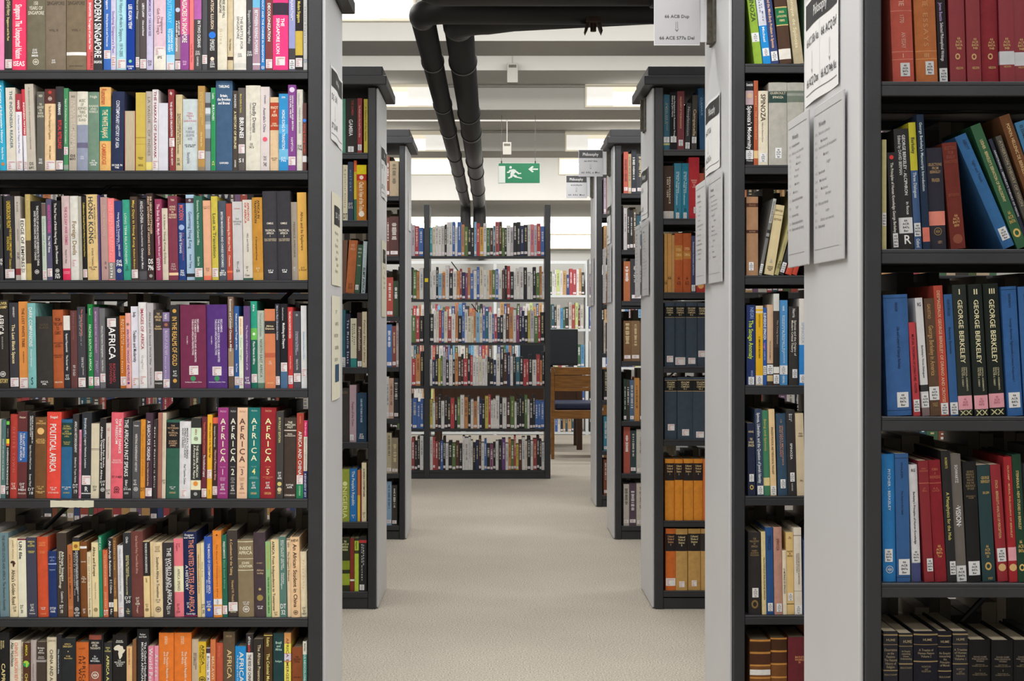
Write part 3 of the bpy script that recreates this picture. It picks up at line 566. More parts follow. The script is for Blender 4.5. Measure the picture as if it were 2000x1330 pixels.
~-1330 11.4 229 -1.2 2c2c2e##v|8fc8a0|Chinese Cities|173|136|.5|.3;h|eee|DS/79|59|38
-1306 27.8 227 -1.2 2e2d30#black book titled The Chinese Communist Party, third shelf, large left bookcase#v|d8b840|UNDERGROUND FRONT|213|139|.5|.4;v|d8b840|THE CHINESE COMMUNIST PARTY|138|59|.65|.2;v|d8b840|IN HONG KONG|117|80|.4|.25;v|d8b840|Christine Loh|57|30|.6|.2;s|29|5
-1283 14.9 227 -1.2 b8b0a8#pale grey book titled Hong Kong, third shelf, large left bookcase#v|6a6258|KAHE|211|184|.5|.25;v|7a7268|HONG KONG|138|105|.5|.2;h|444|DS/795|76|55|.5|.5;b|8a3038|31.1|13.5
~-1268 12.5 166 -1.2 e6e2d6##v|333|EDGE OF EMPIRES|163|34|.5|.7;h|444|DS/77|32|18
-1255 13.7 232 -1.2 b8a468#tall mustard book behind the short cream one, third shelf, large left bookcase#h|d8c890|HAMPTON|221|213;b|5a4c38|106.9|44.6
-1232 28.3 213 -1.2 1f1e20#black book titled The Politics Of Hong Kong's Reversion To China, third shelf, large left bookcase#v|e4e2e0|THE POLITICS OF HONG KONG'S REVERSION TO CHINA|200|38|.65|.2;v|e4e2e0|DAVID WEN-WEI CHANG AND RICHARD Y CHUANG|186|53|.4|.2;d|e4e2e0|22|5.8
~-1211 11.2 208 -1.2 b8c4b8##b|6a5450|206.5|172.3;v|7a9a88|Culture and Politics|165|65|.5|.4;s|26|3
-1197 14.3 219 -1.2 55506e#navy book titled Hong Kong's Watershed, third shelf, large left bookcase#v|e85aa0|HONG KONG'S WATERSHED|202|126|.55|.5;v|eee|The 1967 Riots|119|74|.5|.4;s|31|9
-1176 21.8 214 -1.2 1c1b1d#black book titled The Final Years of British Hong Kong, third shelf, large left bookcase#v|e4e2e0|The Final Years of British Hong Kong|207|97|.4|.3;v|e4e2e0|John Flowerdew|92|43|.5|.3;d|e4e2e0|25|5.4;h|fff|DS/797|18|3
-1152 20.7 227 -1.2 c9b2b2#pink book titled The Ice Day War Crimes, third shelf, large left bookcase#v|b84a78|THE ICE DAY WAR CRIMES|198|94|.55|.35;v|6a5a60|Patrick H. Hase|82|45|.5|.25;b|d8305a|31.1|0.0;h|f0b0c0|HONG/KONG|24|16
-1129 22.8 227 -1.2 d8d6d0#white book titled Foreign Devils, third shelf, large left bookcase#v|8a7448|Foreign Devils|159|67|.5|.5;s|57|35|.1|.7
~-1113 6.7 226 -1.2 a8a498##
-1103 12.1 226 -1.2 201e20#black book titled The Making of the Hong Kong Chinese, third shelf, large left bookcase#v|d8c050|Collaborative Colonial Power|209|136|.5|.4;v|d8c050|The Making of the Hong Kong Chinese|136|63|.5|.3;s|29|7
-1081 29.5 231 -1.2 d8bc84#cream gold book with HONG KONG in dark capitals, third shelf, large left bookcase#v|2f3a44|HONG KONG|225|97|.4|.45;v|6a5a48|A MODERN HISTORY OF|204|111|.75|.15;v|5a4a3a|STEVE TSANG|86|38|.5|.15;h|333|DS 799/TSA|37|26
~-1063 4.8 230 -1.2 4a3a78##
-1049 18.7 224 -1.2 b08e8a#pink book titled Colonial Hong Kong, third shelf, large left bookcase#v|d0b0a8|COLONIAL HONG KONG|202|119|.5|.4;h|444|DS/796|53|26|.6|.3
-1030 17.6 221 -1.2 ee7e80#salmon pink book with a grey foot, third shelf, large left bookcase#b|8a8480|47.7|2.1;v|f6c0c0|COLONIAL HONG KONG/Hong Kong Under Chinese Rule|211|51|.5|.5;v|fff|DS796|45|5|.4|.3
-1010 20.1 214 -1.2 1f2f6c#navy book titled Hong Kong's Transitions 1842-1997, third shelf, large left bookcase#v|dde|Hong Kong's Transitions, 1842-1997|182|63|.55|.25;v|dde|Rosemary Foot|186|65|.3|.15;h|fff|DS/796|55|36;d|fff|25|5.4
-989 20.4 217 -1.2 3a9c84#teal book titled Long Term Relationships, third shelf, large left bookcase#v|c8e8d8|LONG TERM RELATIONSHIPS|180|43|.4|.3;h|1f4a40|DS/796/HON|39|25|.5|.5
-968 18.3 225 -1.2 4a3a34#dark brown book titled May Days in Hong Kong, third shelf, large left bookcase#v|d8c050|May Days in Hong Kong|215|88|.5|.3;v|d8c050|Robert Bickers|84|30|.5|.25;s|28|5
-947 23.2 218 -1.2 35333a#charcoal book titled Chinese People and British Rule, third shelf, large left bookcase#v|d8d4d0|ANGLO-CHINA|213|153|.5|.35;v|d8d4d0|Chinese People and British Rule|150|90|.5|.2;v|ddd|Christopher Munn|86|30|.5|.25;b|55535a|23.9|1.0
-925 17.8 234 -1.2 33201f#dark brown book lettered in pale orange about a first governor, third shelf, large left bookcase#v|e8c8a8|SIR HENRY POTTINGER/FIRST GOVERNOR OF HONG KONG|225|67|.5|.75;h|fff|DS/796|59|24;d|ddd|11|4.2
-903 18.3 219 -1 93395c#purple book titled Squatters Fires and Colonial Rule, third shelf, large left bookcase#v|f0d0d8|The Shek Kip Mei Myth|205|121|.5|.4;v|f0d0d8|Squatters, Fires and Colonial Rule|119|26|.6|.3;v|e8e0e0|DS797|59|26|.3|.25
-885 15.4 194 -1 d0c6b4#cream book titled Hong Kong Eclipse, third shelf, large left bookcase#v|7a7468|G. B. Endacott|177|136|.5|.3;v|7a7468|Hong Kong Eclipse|130|43|.5|.35
-864 24.6 227 -1 7a2f44#purple book titled Hong Kong In Chinese History, third shelf, large left bookcase#h|e8d0b0|TSAI|218|213|.5|.4;h|e8d0b0|HONG/KONG/IN/CHINESE/HISTORY|201|165;h|c8b0b0|DS/797/TSA|46|26;b|e8c8a0|19.7|12.5
-841 20.0 208 -1 24407e#dark blue book with red block capitals and small emblem, third shelf, large left bookcase#v|e06858|MODERN|203|161|.5|.6;d|9ab0d8|142|7.5;v|dde4f0|STEVE TSANG|128|72|.35|.3;v|b06888|An Appointment|128|53|.7|.2;h|fff|DS/796/TSA|28|11
-818 21.8 231 -1 a4c0d8#pale blue book titled Governing Hong Kong, third shelf, large left bookcase#b|4a3040|221.0|207.6;d|e8e0e8|215|3.3;v|4a5a78|Governing Hong Kong|185|85|.5|.4;v|4a5a78|Steve Tsang|70|32|.5|.25;b|20222a|17.6|8.3
-795 22.4 227 -1 27604e#teal book titled Governors Politics and the Colonial Office, third shelf, large left bookcase#v|c8dcc8|Governors, Politics and the Colonial Office|215|94|.5|.28;v|c8dcc8|Gavin Ure|63|38|.5|.3;s|32|8
-772 21.1 215 -1 e0a888#peach book fading to orange at its edge, third shelf, large left bookcase#b|e8785a|11.4|0.0;h|b08868|SCOTT/SMITH|200|191;h|a07860|DS/79|34|22
-751 17.0 226 -1 c8b84c#yellow book titled Lost in Transition, third shelf, large left bookcase#v|5a5a3a|Lost in Transition|180|59|.5|.5;s|32|8
-731 20.7 214 -1 4a5260#navy book titled British Mandarins And Chinese Reformers, third shelf, large left bookcase#v|d8dce0|BRITISH MANDARINS AND CHINESE REFORMERS|184|34|.5|.3;h|fff|DS/889.5/BTW|28|11
-712 14.9 207 -1 b04838#red book titled Decolonising the African Mind, third shelf, large left bookcase#v|f0d8c8|Decolonising the African Mind|171|78|.5|.4;v|f0d8c8|Chinweizu|67|36|.5|.3;b|e07048|24.9|19.7
-690 26.6 212 -1 c4c2c4#pale grey book titled Social Anthropology in African, third shelf, large left bookcase#h|c06060|PAUL BOHANNAN|194|191|.5|.55;h|888|Social/Anthropology/in African|169|148;h|333|DT/S.../BOH|51|20|.5|.35
-663 25.0 217 -1 d0cac0#pale grey book titled Apropos Of Africa, third shelf, large left bookcase#v|c03a30|APROPOS/OF AFRICA|209|153|.45|.6;v|777|HILL and KILSON|126|76|.5|.2;h|444|DT/4|38|22|.4|.25;h|2a2a2a|Cass|16|11|.4|.5;b|2f5448|5.6|0.0
-636 27.0 223 -1 c08a38#golden yellow book titled A Geographical Essay, third shelf, large left bookcase#b|c89848|19.7|0.0;v|3a3028|AFRICA IN/TRANSITION|215|153|.5|.6;v|3a3028|A Geographical Essay|117|53|.4|.15;h|e8d8b0|DT/3|34|22
-602 39.2 240 -1 3b3a40#charcoal cloth volume numbered 1 of Tropical Africa, third shelf, large left bookcase#h|e8e0d0|KIMBLE|155|150|.5|.45;h|e8e0d0|TROPICAL/AFRICA/1|137|115|.5|.7;h|d8c8a8|THE TWENTIETH/CENTURY FUND|112|104;h|fff|DT 3/KIM|28|18|.5|.4
-564 35.1 240 -1 37363c#charcoal cloth volume numbered 2 of Tropical Africa, third shelf, large left bookcase#h|e8e0d0|KIMBLE|155|150|.5|.5;h|e8e0d0|TROPICAL/AFRICA/2|137|115|.5|.8;h|d8c8a8|THE TWENTIETH/CENTURY FUND|112|104;h|fff|DT 3/KIM|29|19|.5|.5
-537 16.6 211 -1 9a9084#tan book titled Presence Africaine, third shelf, large left bookcase#v|6a6258|PRESENCE AFRICAINE|157|61|.5|.3;h|ddd|DT/3|36|24|.4|.4
-516 24.5 237 -1 d4a44c#golden yellow book titled Africa and Its Explorers, third shelf, large left bookcase#v|6a4a28|Africa and Its Explorers|184|80|.5|.3;h|6a4a28|DT/3 ROT|36|24
@1LD 0.9469
-1323 30.1 238 -0.9 2f2b28#black book titled Africa, fourth shelf, large left bookcase#h|d8c078|OLIVER/CRAMP|238|213;v|e8e4e0|AFRICA|199|143|.4|.5;v|aaa|SECOND EDITION|139|105|.5|.12;d|ddd|38|7.5;h|d8c078|HISTORY|26|13
-1293 24.5 231 -0.9 33333a#charcoal book titled The Last Blank Spaces, fourth shelf, large left bookcase#v|d8d4d0|KENNEDY|219|191|.5|.2;v|e8d8a8|The Last Blank Spaces|172|66|.45|.35;s|28|4
-1268 23.9 234 -0.9 d48a44#orange book titled The Lost White Tribe, fourth shelf, large left bookcase#v|5a3020|THE LOST WHITE TRIBE|216|110|.5|.3;v|6a4028|ROBINSON|99|68|.5|.15;s|28|0
-1244 21.4 230 -0.9 7ab4b4#pale teal book titled Dark Companions, fourth shelf, large left bookcase#v|e8f4f0|DARK COMPANIONS|218|112|.4|.45;v|e8f4f0|Donald Simpson|105|58|.45|.2;h|204850|S|29|10|.5|.3
-1210 43.1 194 -0.9 35322f#thick worn black book with almost unreadable spine, fourth shelf, large left bookcase#h|5a4c3c|GODS/BLACK|175|159|.5|.6;h|eee|DT12./FIR.|20|8|.5|.55
-1174 28.2 212 -0.9 ab5832#orange book titled From The Cape To Cairo, fourth shelf, large left bookcase#h|4a2418|FROM/THE CAPE/TO/CAIRO|191|143|.5|.85;h|5a2c1c|GROGAN/AND/SHARP|124|110;h|5a2c1c|UPWARD/AFRICA|91|81;h|e8d8c0|NELSON|18|14|.5|.75
-1150 17.4 196 -0.9 24262c#black book with a tall white block at its top, fourth shelf, large left bookcase#b|dcd8d4|195.7|156.3;v|eee|Ryszard Kapuscinski|147|97|.5|.3;v|eee|The Soccer War|89|47|.5|.3;h|eee|DT/1.2/KAP|37|22
-1131 17.4 210 -0.9 5f3636#dark brown book titled African Journey, fourth shelf, large left bookcase#v|8a5a58|African Journey|207|130|.5|.35;v|ddd|DT 12 CLO|62|33|.5|.35
-1111 21.5 220 -0.9 3c3a42#charcoal book titled Journey in search of the land, fourth shelf, large left bookcase#v|e08070|The African Connection|213|141|.6|.2;v|d8d4d8|Journey in search of/the land of the|213|93|.4|.3;v|ddd|Edited by Fitz Rosses/and R. Rose|83|35|.6|.3;s|28|3
~-1096 5.9 202 -0.9 201d1e##
-1086 13.3 227 -0.9 1f7a40#green book titled Facing South To Africa, fourth shelf, large left bookcase#v|d0e8d0|Ramond|215|197|.5|.35;v|d8f0d8|FACING SOUTH TO AFRICA|172|47|.45|.45;s|31|7
-1071 14.7 219 -0.9 6a5a72#purple book titled Between Rhetoric And Reality, fourth shelf, large left bookcase#v|d8a8d8|BETWEEN RHETORIC AND REALITY|207|95|.45|.3;v|ccd|Edited by/J. Ware|78|37|.55|.4;s|30|7
-1055 15.4 216 -0.9 6a6a6e#dark grey book titled Africa's Narrative Geographies, fourth shelf, large left bookcase#v|ddd|Africa's Narrative Geographies|168|83|.5|.3;v|ddd|Garth Myers|76|45|.5|.25;s|39|16
-1027 36.3 193 -0.9 272327#black book reading AFRICA in white, label near top, fourth shelf, large left bookcase#s|188|165|.15|.8;v|f0eeec|AFRICA|164|78|.5|.5;v|a84048|RICHARD/DOWDEN|67|12|.5|.5
-999 16.7 196 -0.9 bf6a20#orange book titled The Cocoa of African People, fourth shelf, large left bookcase#v|f0e0c8|Kwame Arhin/The Cocoa of African People|186|41|.5|.55;s|31|7
-984 13.0 203 -0.9 e2a8a0#pink book titled Afrocentric Thought And Praxis, fourth shelf, large left bookcase#v|6a3a88|AFROCENTRIC THOUGHT AND PRAXIS|159|20|.5|.5;d|2a2a30|172|3.7;d|6a3a88|14|3.3
-967 19.5 221 -0.9 d8d8e4#white book titled Tradition and Modernity, fourth shelf, large left bookcase#v|444|Bodija|205|191|.5|.4;v|3a3a44|Tradition and Modernity|156|70|.5|.45;s|30|6
-945 20.5 232 -0.9 dcdadc#white book titled Images Of Africa, fourth shelf, large left bookcase#v|a83848|IMAGES OF AFRICA|215|105|.5|.4;v|aaa|Gugler|89|51|.5|.25;s|35|10
-925 17.7 230 -0.9 b4b0b4#pale grey book titled Africa and the Second World War, fourth shelf, large left bookcase#v|666|Africa and the Second World War|205|62|.5|.3;v|666|The Ecole Normale|56|8|.5|.2
-903 22.6 212 -0.5 332f2c#black book titled The African Image, fourth shelf, large left bookcase#h|d8b888|THE/AFRICAN/IMAGE|204|180;h|d8b888|Ezekiel/Mphahlele|170|157;s|45|21;h|ccc|FABER|15|11
-882 18.5 205 -0.5 8878a4#lilac book with a small portrait picture, fourth shelf, large left bookcase#v|eee|Ngũgĩ|201|186|.5|.3;b|4a3040|180.1|161.5;d|9a6a50|171|4.6;v|e8e0f0|Birth of a Dream/Weaver from the Heart of Africa|155|27|.5|.4;s|24|2
-859 25.6 225 -0.5 232125#black book titled In The Realms Of Gold, fourth shelf, large left bookcase#d|c8984a|208|5.4;v|e0b060|IN THE REALMS OF GOLD|193|60|.5|.5;h|eee|DT/14/OLI|48|31|.5|.5;d|c8984a|20|5.4
-809 68.9 225 -0.5 712c4c#very wide maroon volume of African perspectives, fourth shelf, large left bookcase#v|e8d8e0|RECLAIMING/THE HUMAN SCIENCES AND HUMANITIES/THROUGH AFRICAN PERSPECTIVES|186|70|.6|.3;v|d8c8d0|VOLUME I|141|118|.28|.05;s|60|36|.35|.7;d|3a8a5a|26|7.1;h|e8d8e0|Sub-Saharan Publishers, Ghana|18|15|.5|.65
-746 55.4 226 -0.5 54327a#very wide purple volume of African perspectives, fourth shelf, large left bookcase#v|e0d8ec|RECLAIMING/THE HUMAN SCIENCES AND HUMANITIES/THROUGH AFRICAN PERSPECTIVES|186|70|.6|.4;v|d0c8dc|VOLUME II|141|118|.25|.06;s|58|34|.28|.72;d|3a8a5a|26|7.1;h|e0d8ec|Sub-Saharan Publishers, Ghana|18|15|.5|.8
-708 14.9 247 -0.5 7a6454#brown book titled Economic and Colonial Cinema in Africa, fourth shelf, large left bookcase#b|6a3a34|163.5|107.5;b|98806a|107.5|57.7;v|eee|Economic and Colonial Cinema in Africa|240|99|.5|.4;s|58|33;b|5a4a40|32.8|0.0
-693 13.0 222 -0.5 27589a#blue book titled Political and Social Thought in Africa, fourth shelf, large left bookcase#v|eee|Political and Social Thought in Africa|201|103|.5|.35;v|eee|Eze Tersoe|66|43|.5|.3;s|31|8
~-680 11.3 194 -0.5 d8e0cc##b|e8dcc0|193.6|144.9;v|c06040|African music|188|143|.5|.3;v|90b090|Trevor Wright|137|76|.5|.4;s|30|6
-664 17.2 222 -0.5 5e4074#purple book titled The Peoples of Africa and Means of Life, fourth shelf, large left bookcase#v|d8c0e0|The Peoples of Africa and Means of Life|170|49|.5|.25;h|fff|DT/14/THE|31|11
-646 17.0 235 -0.5 1f6a58#teal book titled Place Names in Africa, fourth shelf, large left bookcase#b|2a9a80|234.5|161.5;b|6ab85a|161.5|130.3;v|fff|Afria|226|207|.5|.3;d|d8f0d0|146|3.7;v|eee|Place Names in Africa|126|64|.5|.35;s|38|15
-627 19.2 210 -0.5 b0bcb0#pale grey book titled North East Africa, fourth shelf, large left bookcase#v|5a6a60|NORTH EAST AFRICA|132|29|.5|.35;v|7a8a80|The Land of Ethiopia|203|139|.5|.3;b|5a7a6a|14.1|0.0
-602 28.0 214 -0.5 cc7a52#orange book titled Africa Dances, fourth shelf, large left bookcase#b|2c2424|181.2|146.9;h|e8d8b0|Africa/Dances|171|157;b|b85c40|95.0|82.6;h|e8d8c8|DT/124/GOR|74|64;h|e8c890|OOO|16|12
-582 11.9 228 -0.5 2f2f38#black book titled Africa in Black Liberation Activism, fourth shelf, large left bookcase#v|c8ccd4|Africa in Black Liberation Activism|224|130|.5|.4;s|32|9
-565 18.9 228 -0.5 201e24#black book titled Mobilising the Diaspora, fourth shelf, large left bookcase#b|4a6a8c|45.2|0.0;v|ccc|Dawit and Larsen|217|182|.4|.2;v|eee|Mobilising the Diaspora|176|107|.5|.35;s|69|45
-548 13.5 219 -0.5 c03c3c#red book titled The African Diaspora In India, fourth shelf, large left bookcase#v|f4e8e0|THE AFRICAN DIASPORA IN INDIA|207|134|.45|.4;v|f0c8c0|Purnima Mehta Bhatt|87|51|.5|.2;s|34|11
-530 20.5 208 -0.5 46464e#charcoal book titled Contemporary Migration in the South African Diaspora, fourth shelf, large left bookcase#d|ccc|197|2.9;v|ccd|Contemporary Migration/in the South African Diaspora|153|89|.5|.4;v|ccc|Edited by Terri-Pole|78|49|.5|.25;s|40|17
-511 14.9 223 -0.5 d0d2d4#white book titled Globalization and Diaspora in Africa, fourth shelf, large left bookcase#v|8aaccc|Globalization and Diaspora in Africa|153|78|.5|.3;s|54|31
@1LE 0.6501
~-1331 6.2 214 0.6 c8c4bc##
-1321 13.1 213 0.6 4e6e6e#teal book titled Shape Of African And Islam Peoples, fifth shelf, large left bookcase#v|c8d4cc|SHAPE OF AFRICAN AND ISLAM PEOPLES|160|50|.45|.25;s|35|12
~-1309 8.1 214 0.6 1f1e1c##b|6ac04a|207.9|198.6;v|888|REDEMPTION|189|164|.5|.4;b|e0d030|160.2|147.8;b|d85a30|147.8|141.5;v|eee|IS-DEPENDENCE FROM BONDAGE|137|36|.5|.55;h|ddd|DT/18|34|9
-1294 20.3 227 0.6 a83c34#red book titled Desire Town, fifth shelf, large left bookcase#v|b8605a|DESIRE TOWN|193|69|.5|.3;h|e8c8c0|DT/18/AFR|42|23
-1270 24.9 234 0.6 5c2a2c#dark red book with a bright blue title panel, fifth shelf, large left bookcase#h|e8d0b8|Harper|221|216|.5|.7;b|2a5a9c|179.9|98.0;v|e0e4ec|THE LAST BRITISH/LIBERALS IN AFRICA|176|102|.5|.6;h|eee|DT/18/MEH|42|19;h|d8c0b0|PRAEGER|15|11
-1247 19.3 233 0.6 201d1e#black book titled People And Empires In African History, fifth shelf, large left bookcase#v|ddd|PEOPLE AND EMPIRES IN/AFRICAN HISTORY|222|148|.5|.5;v|ccc|Essays in Memory of Michael Crowder|143|77|.4|.25;v|ccc|Rowan Ward|65|32|.4|.3;h|ccc|DT/18|29|9
-1221 30.6 219 0.6 6a4a2c#brown book with a gilt emblem under two title lines, fifth shelf, large left bookcase#h|d8b070|TEN/AFRICANS|211|199;d|d8b070|181|9.3;h|d8b070|edited by/MARGERY/PERHAM|162|147;h|c8a870|DT 18/PER|34|23|.5|.6;h|e0c080|FABER AND/FABER|20|13
-1186 38.3 233 0.6 d8483c#thick bright red book reading POLITICAL AFRICA, fifth shelf, large left bookcase#h|f4e4d8|Segal|222|216|.5|.55;v|f4ece0|POLITICAL AFRICA|201|71|.45|.45;h|fff|DT 18/SEG|31|21|.5|.5;h|e8c8b8|STEVENS|17|13
-1151 29.2 213 0.6 2a5f88#steel blue book with a dark green upper panel, fifth shelf, large left bookcase#b|1f3e3c|203.8|138.4;h|b8a860|J.H. Oldham/CHRISTIANITY/and the/RACE PROBLEM/in Africa|198|164;h|b8a860|Roland/Oliver|154|144|.5|.6;h|eee|DT 18 FR/OLI|32|23;h|b8a860|LONGMANS|17|13|.5|.6
-1127 16.2 227 0.6 2e2b2e#black book titled African Historiography, fifth shelf, large left bookcase#v|d8d4d4|AFRICAN HISTORIOGRAPHY|207|123|.5|.4;v|ccc|Edited by Toyin Falola|110|42|.5|.3;h|ccc|DT/19|40|11
~-1115 5.6 185 0.6 d890ac##v|b03a68|THEORIES OF AFRICANS AND NEOCOLONIALISM|179|7|.5|.55
-1098 26.0 232 0.6 262a30#black book titled Emerging with a Legacy, fifth shelf, large left bookcase#v|d8d8dc|Emerging with a Legacy: Nehemia Levtzion|216|81|.4|.2;v|7a9ac8|Enrique A. Marchesi|216|164|.25|.12;s|61|36;h|fff|R|31|18|.5|.35;b|ccc|13.9|11.2
-1074 20.9 202 0.6 c8c0a8#plain beige cloth book with one dark rule across, fifth shelf, large left bookcase#b|6a6458|134.3|132.8;b|6a6458|130.7|129.5;h|333|DT19/EAP|35|19|.5|.5
-1054 16.6 216 0.6 211f22#black book titled African Dependency and Africa, fifth shelf, large left bookcase#v|e4e0e0|African Dependency and Africa|193|50|.3|.3;v|e4e0e0|Ernest Ron Bracks|160|83|.65|.25;h|fff|DT/19|48|32;d|fff|23|5.4
-1038 13.5 203 0.6 c8bcb4#peach book titled Race Culture and Identity, fifth shelf, large left bookcase#h|b84a50|LC|190|183|.5|.5;v|a87868|Race, Culture and Identity|166|106|.5|.25;h|444|DT/19|25|9
-1014 32.0 232 0.6 d8606e#red book titled The First Dance Of Freedom, fifth shelf, large left bookcase#v|f0e0e0|THE FIRST DANCE/OF FREEDOM|215|121|.6|.55;h|e8b8bc|MARTIN/MEREDITH|106|94;h|3a2428|DT 19 MER|61|55;d|3a2428|25|7.5;h|3a2428|BOOK|19|14|.5|.5
-986 22.9 217 0.6 25272a#black book titled The African Past Speaks, fifth shelf, large left bookcase#v|f0eeec|THE AFRICAN PAST SPEAKS|213|59|.35|.45;v|ddd|Editor J|50|29|.4|.3;h|fff|DT19 AFR|27|22;h|ddd|DAWSON/ARCHON|17|11|.4|.5
-963 20.4 208 0.6 4a4a4e#charcoal book titled Writing Independent History, fifth shelf, large left bookcase#h|ddd|Neale|198|194|.5|.6;v|d0ccc8|WRITING INDEPENDENT HISTORY|174|71|.5|.3;h|e8e4e0|DT/19/NEA|51|35|.4|.5;d|ddd|25|5.8
-945 13.5 213 0.6 d08a30#orange book titled A Short History of Africa, fifth shelf, large left bookcase#v|b87820|A Short History of Africa|187|59|.5|.4;h|6a4a20|DT|29|19
-928 19.0 231 0.6 43303e#charcoal book titled A Search For Origins, fifth shelf, large left bookcase#v|e8e0e0|A SEARCH FOR ORIGINS|209|102|.45|.45;v|d8b888|Science, Culture and South Africa|98|34|.4|.25;s|28|6
~-912 10.3 213 0.5 2c2626##v|ddd|Media and Memories in Africa|196|26|.4|.35
-900 11.6 231 0.7 a06a5c#dull red book titled The Literature of Africa, fifth shelf, large left bookcase#v|b88878|The Literature of Africa|192|36|.5|.25
~-888 9.8 231 0.7 c8bca8##v|aca08c|The Historiography of Africa|202|111|.5|.25;h|333|DT/19|51|38
-864 35.1 212 0.5 2f5a4c#teal book titled The Victorian In Tropical Africa, fifth shelf, large left bookcase#b|1f1f20|204.4|134.9;h|b89878|THE/VICTORIAN/IN/TROPICAL/AFRICA|199|167;h|b89878|ROBERT/RHODES/JAMES|157|140|.5|.65;h|eee|DT 19/VIC|33|24|.5|.5;h|b8a878|OXFORD|18|13|.5|.5
-831 30.1 208 0.5 d0d0d4#white book titled Manufacturing African Studies And Crises, fifth shelf, large left bookcase#v|444|MANUFACTURING/AFRICAN STUDIES/AND CRISES|190|107|.5|.6;v|555|Paul Tiyambe Zeleza|92|38|.5|.18;s|25|4|.2|.65
-802 25.9 217 0.5 2a2b2a#black book with a small head and pale map, fifth shelf, large left bookcase#b|c8dcc0|189.9|146.3;v|8a5a2a|AFRICA|187|171|.5|.2;d|5a4a3a|161|5.4;v|ece4d0|THE GLOBAL AFRICAN/A Portrait of Ali A. Mazrui|143|53|.5|.6;b|e0d8b8|48.8|22.8;d|d88a3a|40|6.2;d|eee|12|4.6
-780 15.0 220 0.5 642c36#dark red book titled Transition of History and Contestation, fifth shelf, large left bookcase#v|d86a4a|Transition of History and Contestation|205|119|.5|.35;v|eee|The Intellectual Legacy|117|57|.5|.35;s|26|3
-765 12.7 226 0.5 e0a628#golden yellow book titled African Studies in the Digital Age, fifth shelf, large left bookcase#v|4a3a28|African Studies in the Digital Age|204|109|.6|.35;s|77|54;v|b88820|BRILL|24|7|.5|.3
-751 14.0 218 0.5 3a2826#dark brown book titled Historical Memory in Africa, fifth shelf, large left bookcase#b|d8604a|217.9|201.3;v|ccc|Inscription Memorials|194|138|.4|.3;v|d8a0a0|Historical Memory in Africa|130|49|.55|.4;s|32|9
-729 27.5 245 0.5 8c2f70#purple volume numbered 1 of the tall AFRICA set, fifth shelf, large left bookcase#h|d8a0c8|FALOLA|237|232|.5|.6;h|f0d8c0|A/F/R/I/C/A|218|96|.5|.55;h|d090c0|VOLUME|86|83|.5|.55;h|f0c8d8|1|79|64|.5|.25;h|d8a0c8|AFRICAN/HISTORY/BEFORE|57|47|.5|.55;h|fff|DT/20/AFR|40|21|.5|.5;h|d8a0c8|CAROLINA|16|12|.5|.6
-703 23.3 245 0.5 282428#black volume numbered 2 of the tall AFRICA set, fifth shelf, large left bookcase#h|aaa|FALOLA|237|232|.5|.6;h|f0e4d0|A/F/R/I/C/A|218|96|.5|.6;h|999|VOLUME|86|83|.5|.55;h|f0e4d0|2|79|63|.5|.4;h|aaa|AFRICAN/CULTURES/AND/SOCIETIES|57|40|.5|.5;h|fff|DT/20/AFR|36|18|.5|.5;h|aaa|CAROLINA|15|11|.5|.6
-677 27.0 245 0.5 d8b498#peach volume numbered 3 of the tall AFRICA set, fifth shelf, large left bookcase#h|b08868|FALOLA|237|232|.5|.6;h|5a3a38|A/F/R/I/C/A|218|96|.5|.6;h|b08868|VOLUME|86|83|.5|.55;h|6a4a40|3|79|63|.5|.3;h|b08868|COLONIAL/AFRICA|57|47|.5|.55;h|4a3430|DT/20/AFR|42|23|.5|.4;h|b08868|CAROLINA|17|13|.5|.6
-646 32.2 245 0.5 1f6e6c#teal volume numbered 4 of the tall AFRICA set, fifth shelf, large left bookcase#h|a8c8c0|FALOLA|238|234|.5|.5;h|f0e8c0|A/F/R/I/C/A|219|99|.5|.5;h|7ab0a8|VOLUME|87|84|.5|.45;h|e8d88a|4|80|65|.5|.3;h|8ac0b8|THE END OF/COLONIAL RULE|59|52|.5|.75;h|fff|DT/20/AFR|45|25|.5|.4;h|d8b878|CAROLINA|19|8|.5|.5
-608 41.5 245 0.5 93262e#wide dark red volume numbered 5 of the tall AFRICA set, fifth shelf, large left bookcase#h|d8a078|FALOLA|238|233|.5|.4;h|f4e0a8|A/F/R/I/C/A|218|96|.5|.42;h|c87858|VOLUME|86|83|.5|.35;h|f0d0a0|5|79|64|.5|.22;h|c87858|CONTEMPORARY/AFRICA|59|51|.5|.7;h|fff|DT/20/AFR|45|25|.5|.35;h|e0b070|CAROLINA|19|8|.5|.45
-576 19.3 235 0.5 3a3836#charcoal book titled 33 Poulet Edition, fifth shelf, large left bookcase#v|d0c890|33 POULET EDITION|219|150|.45|.3;h|eee|DT/20/AFR|72|51|.5|.6;d|c8b870|39|5.8;d|c8b890|24|5.8;h|d8c890|OAT|18|12|.5|.5
-549 32.8 217 0.5 403630#charcoal book titled The African Past, fifth shelf, large left bookcase#h|e8dcc8|THE/AFRICAN/PAST|208|188;b|d8ccc0|184.1|181.6;h|d8ccc0|BASIL/DAVIDSON|176|166;h|fff|DT20/AFR|39|26|.5|.6;h|d8ccc0|LONGMANS|11|6|.5|.85
-522 18.7 230 0.5 9c3a2e#red book titled Africa And China, fifth shelf, large left bookcase#b|1f7a50|38.4|0.0;v|d88a70|RAVENHILL|221|200|.5|.2;v|f4e4d8|AFRICA AND CHINA|180|63|.5|.5;s|62|38;v|b0d8b8|COWMAN|34|7|.5|.25
~-507 9.5 210 0.5 d8d4c8##b|d82a6a|209.6|166.0;v|f0d0dc|The Dragon|206|169|.5|.4;v|888|China's power in Africa and beyond|163|76|.5|.35;b|24346a|73.7|0.0;v|dde|KENNEDY DT|67|3|.5|.45
@1LF 0.3304
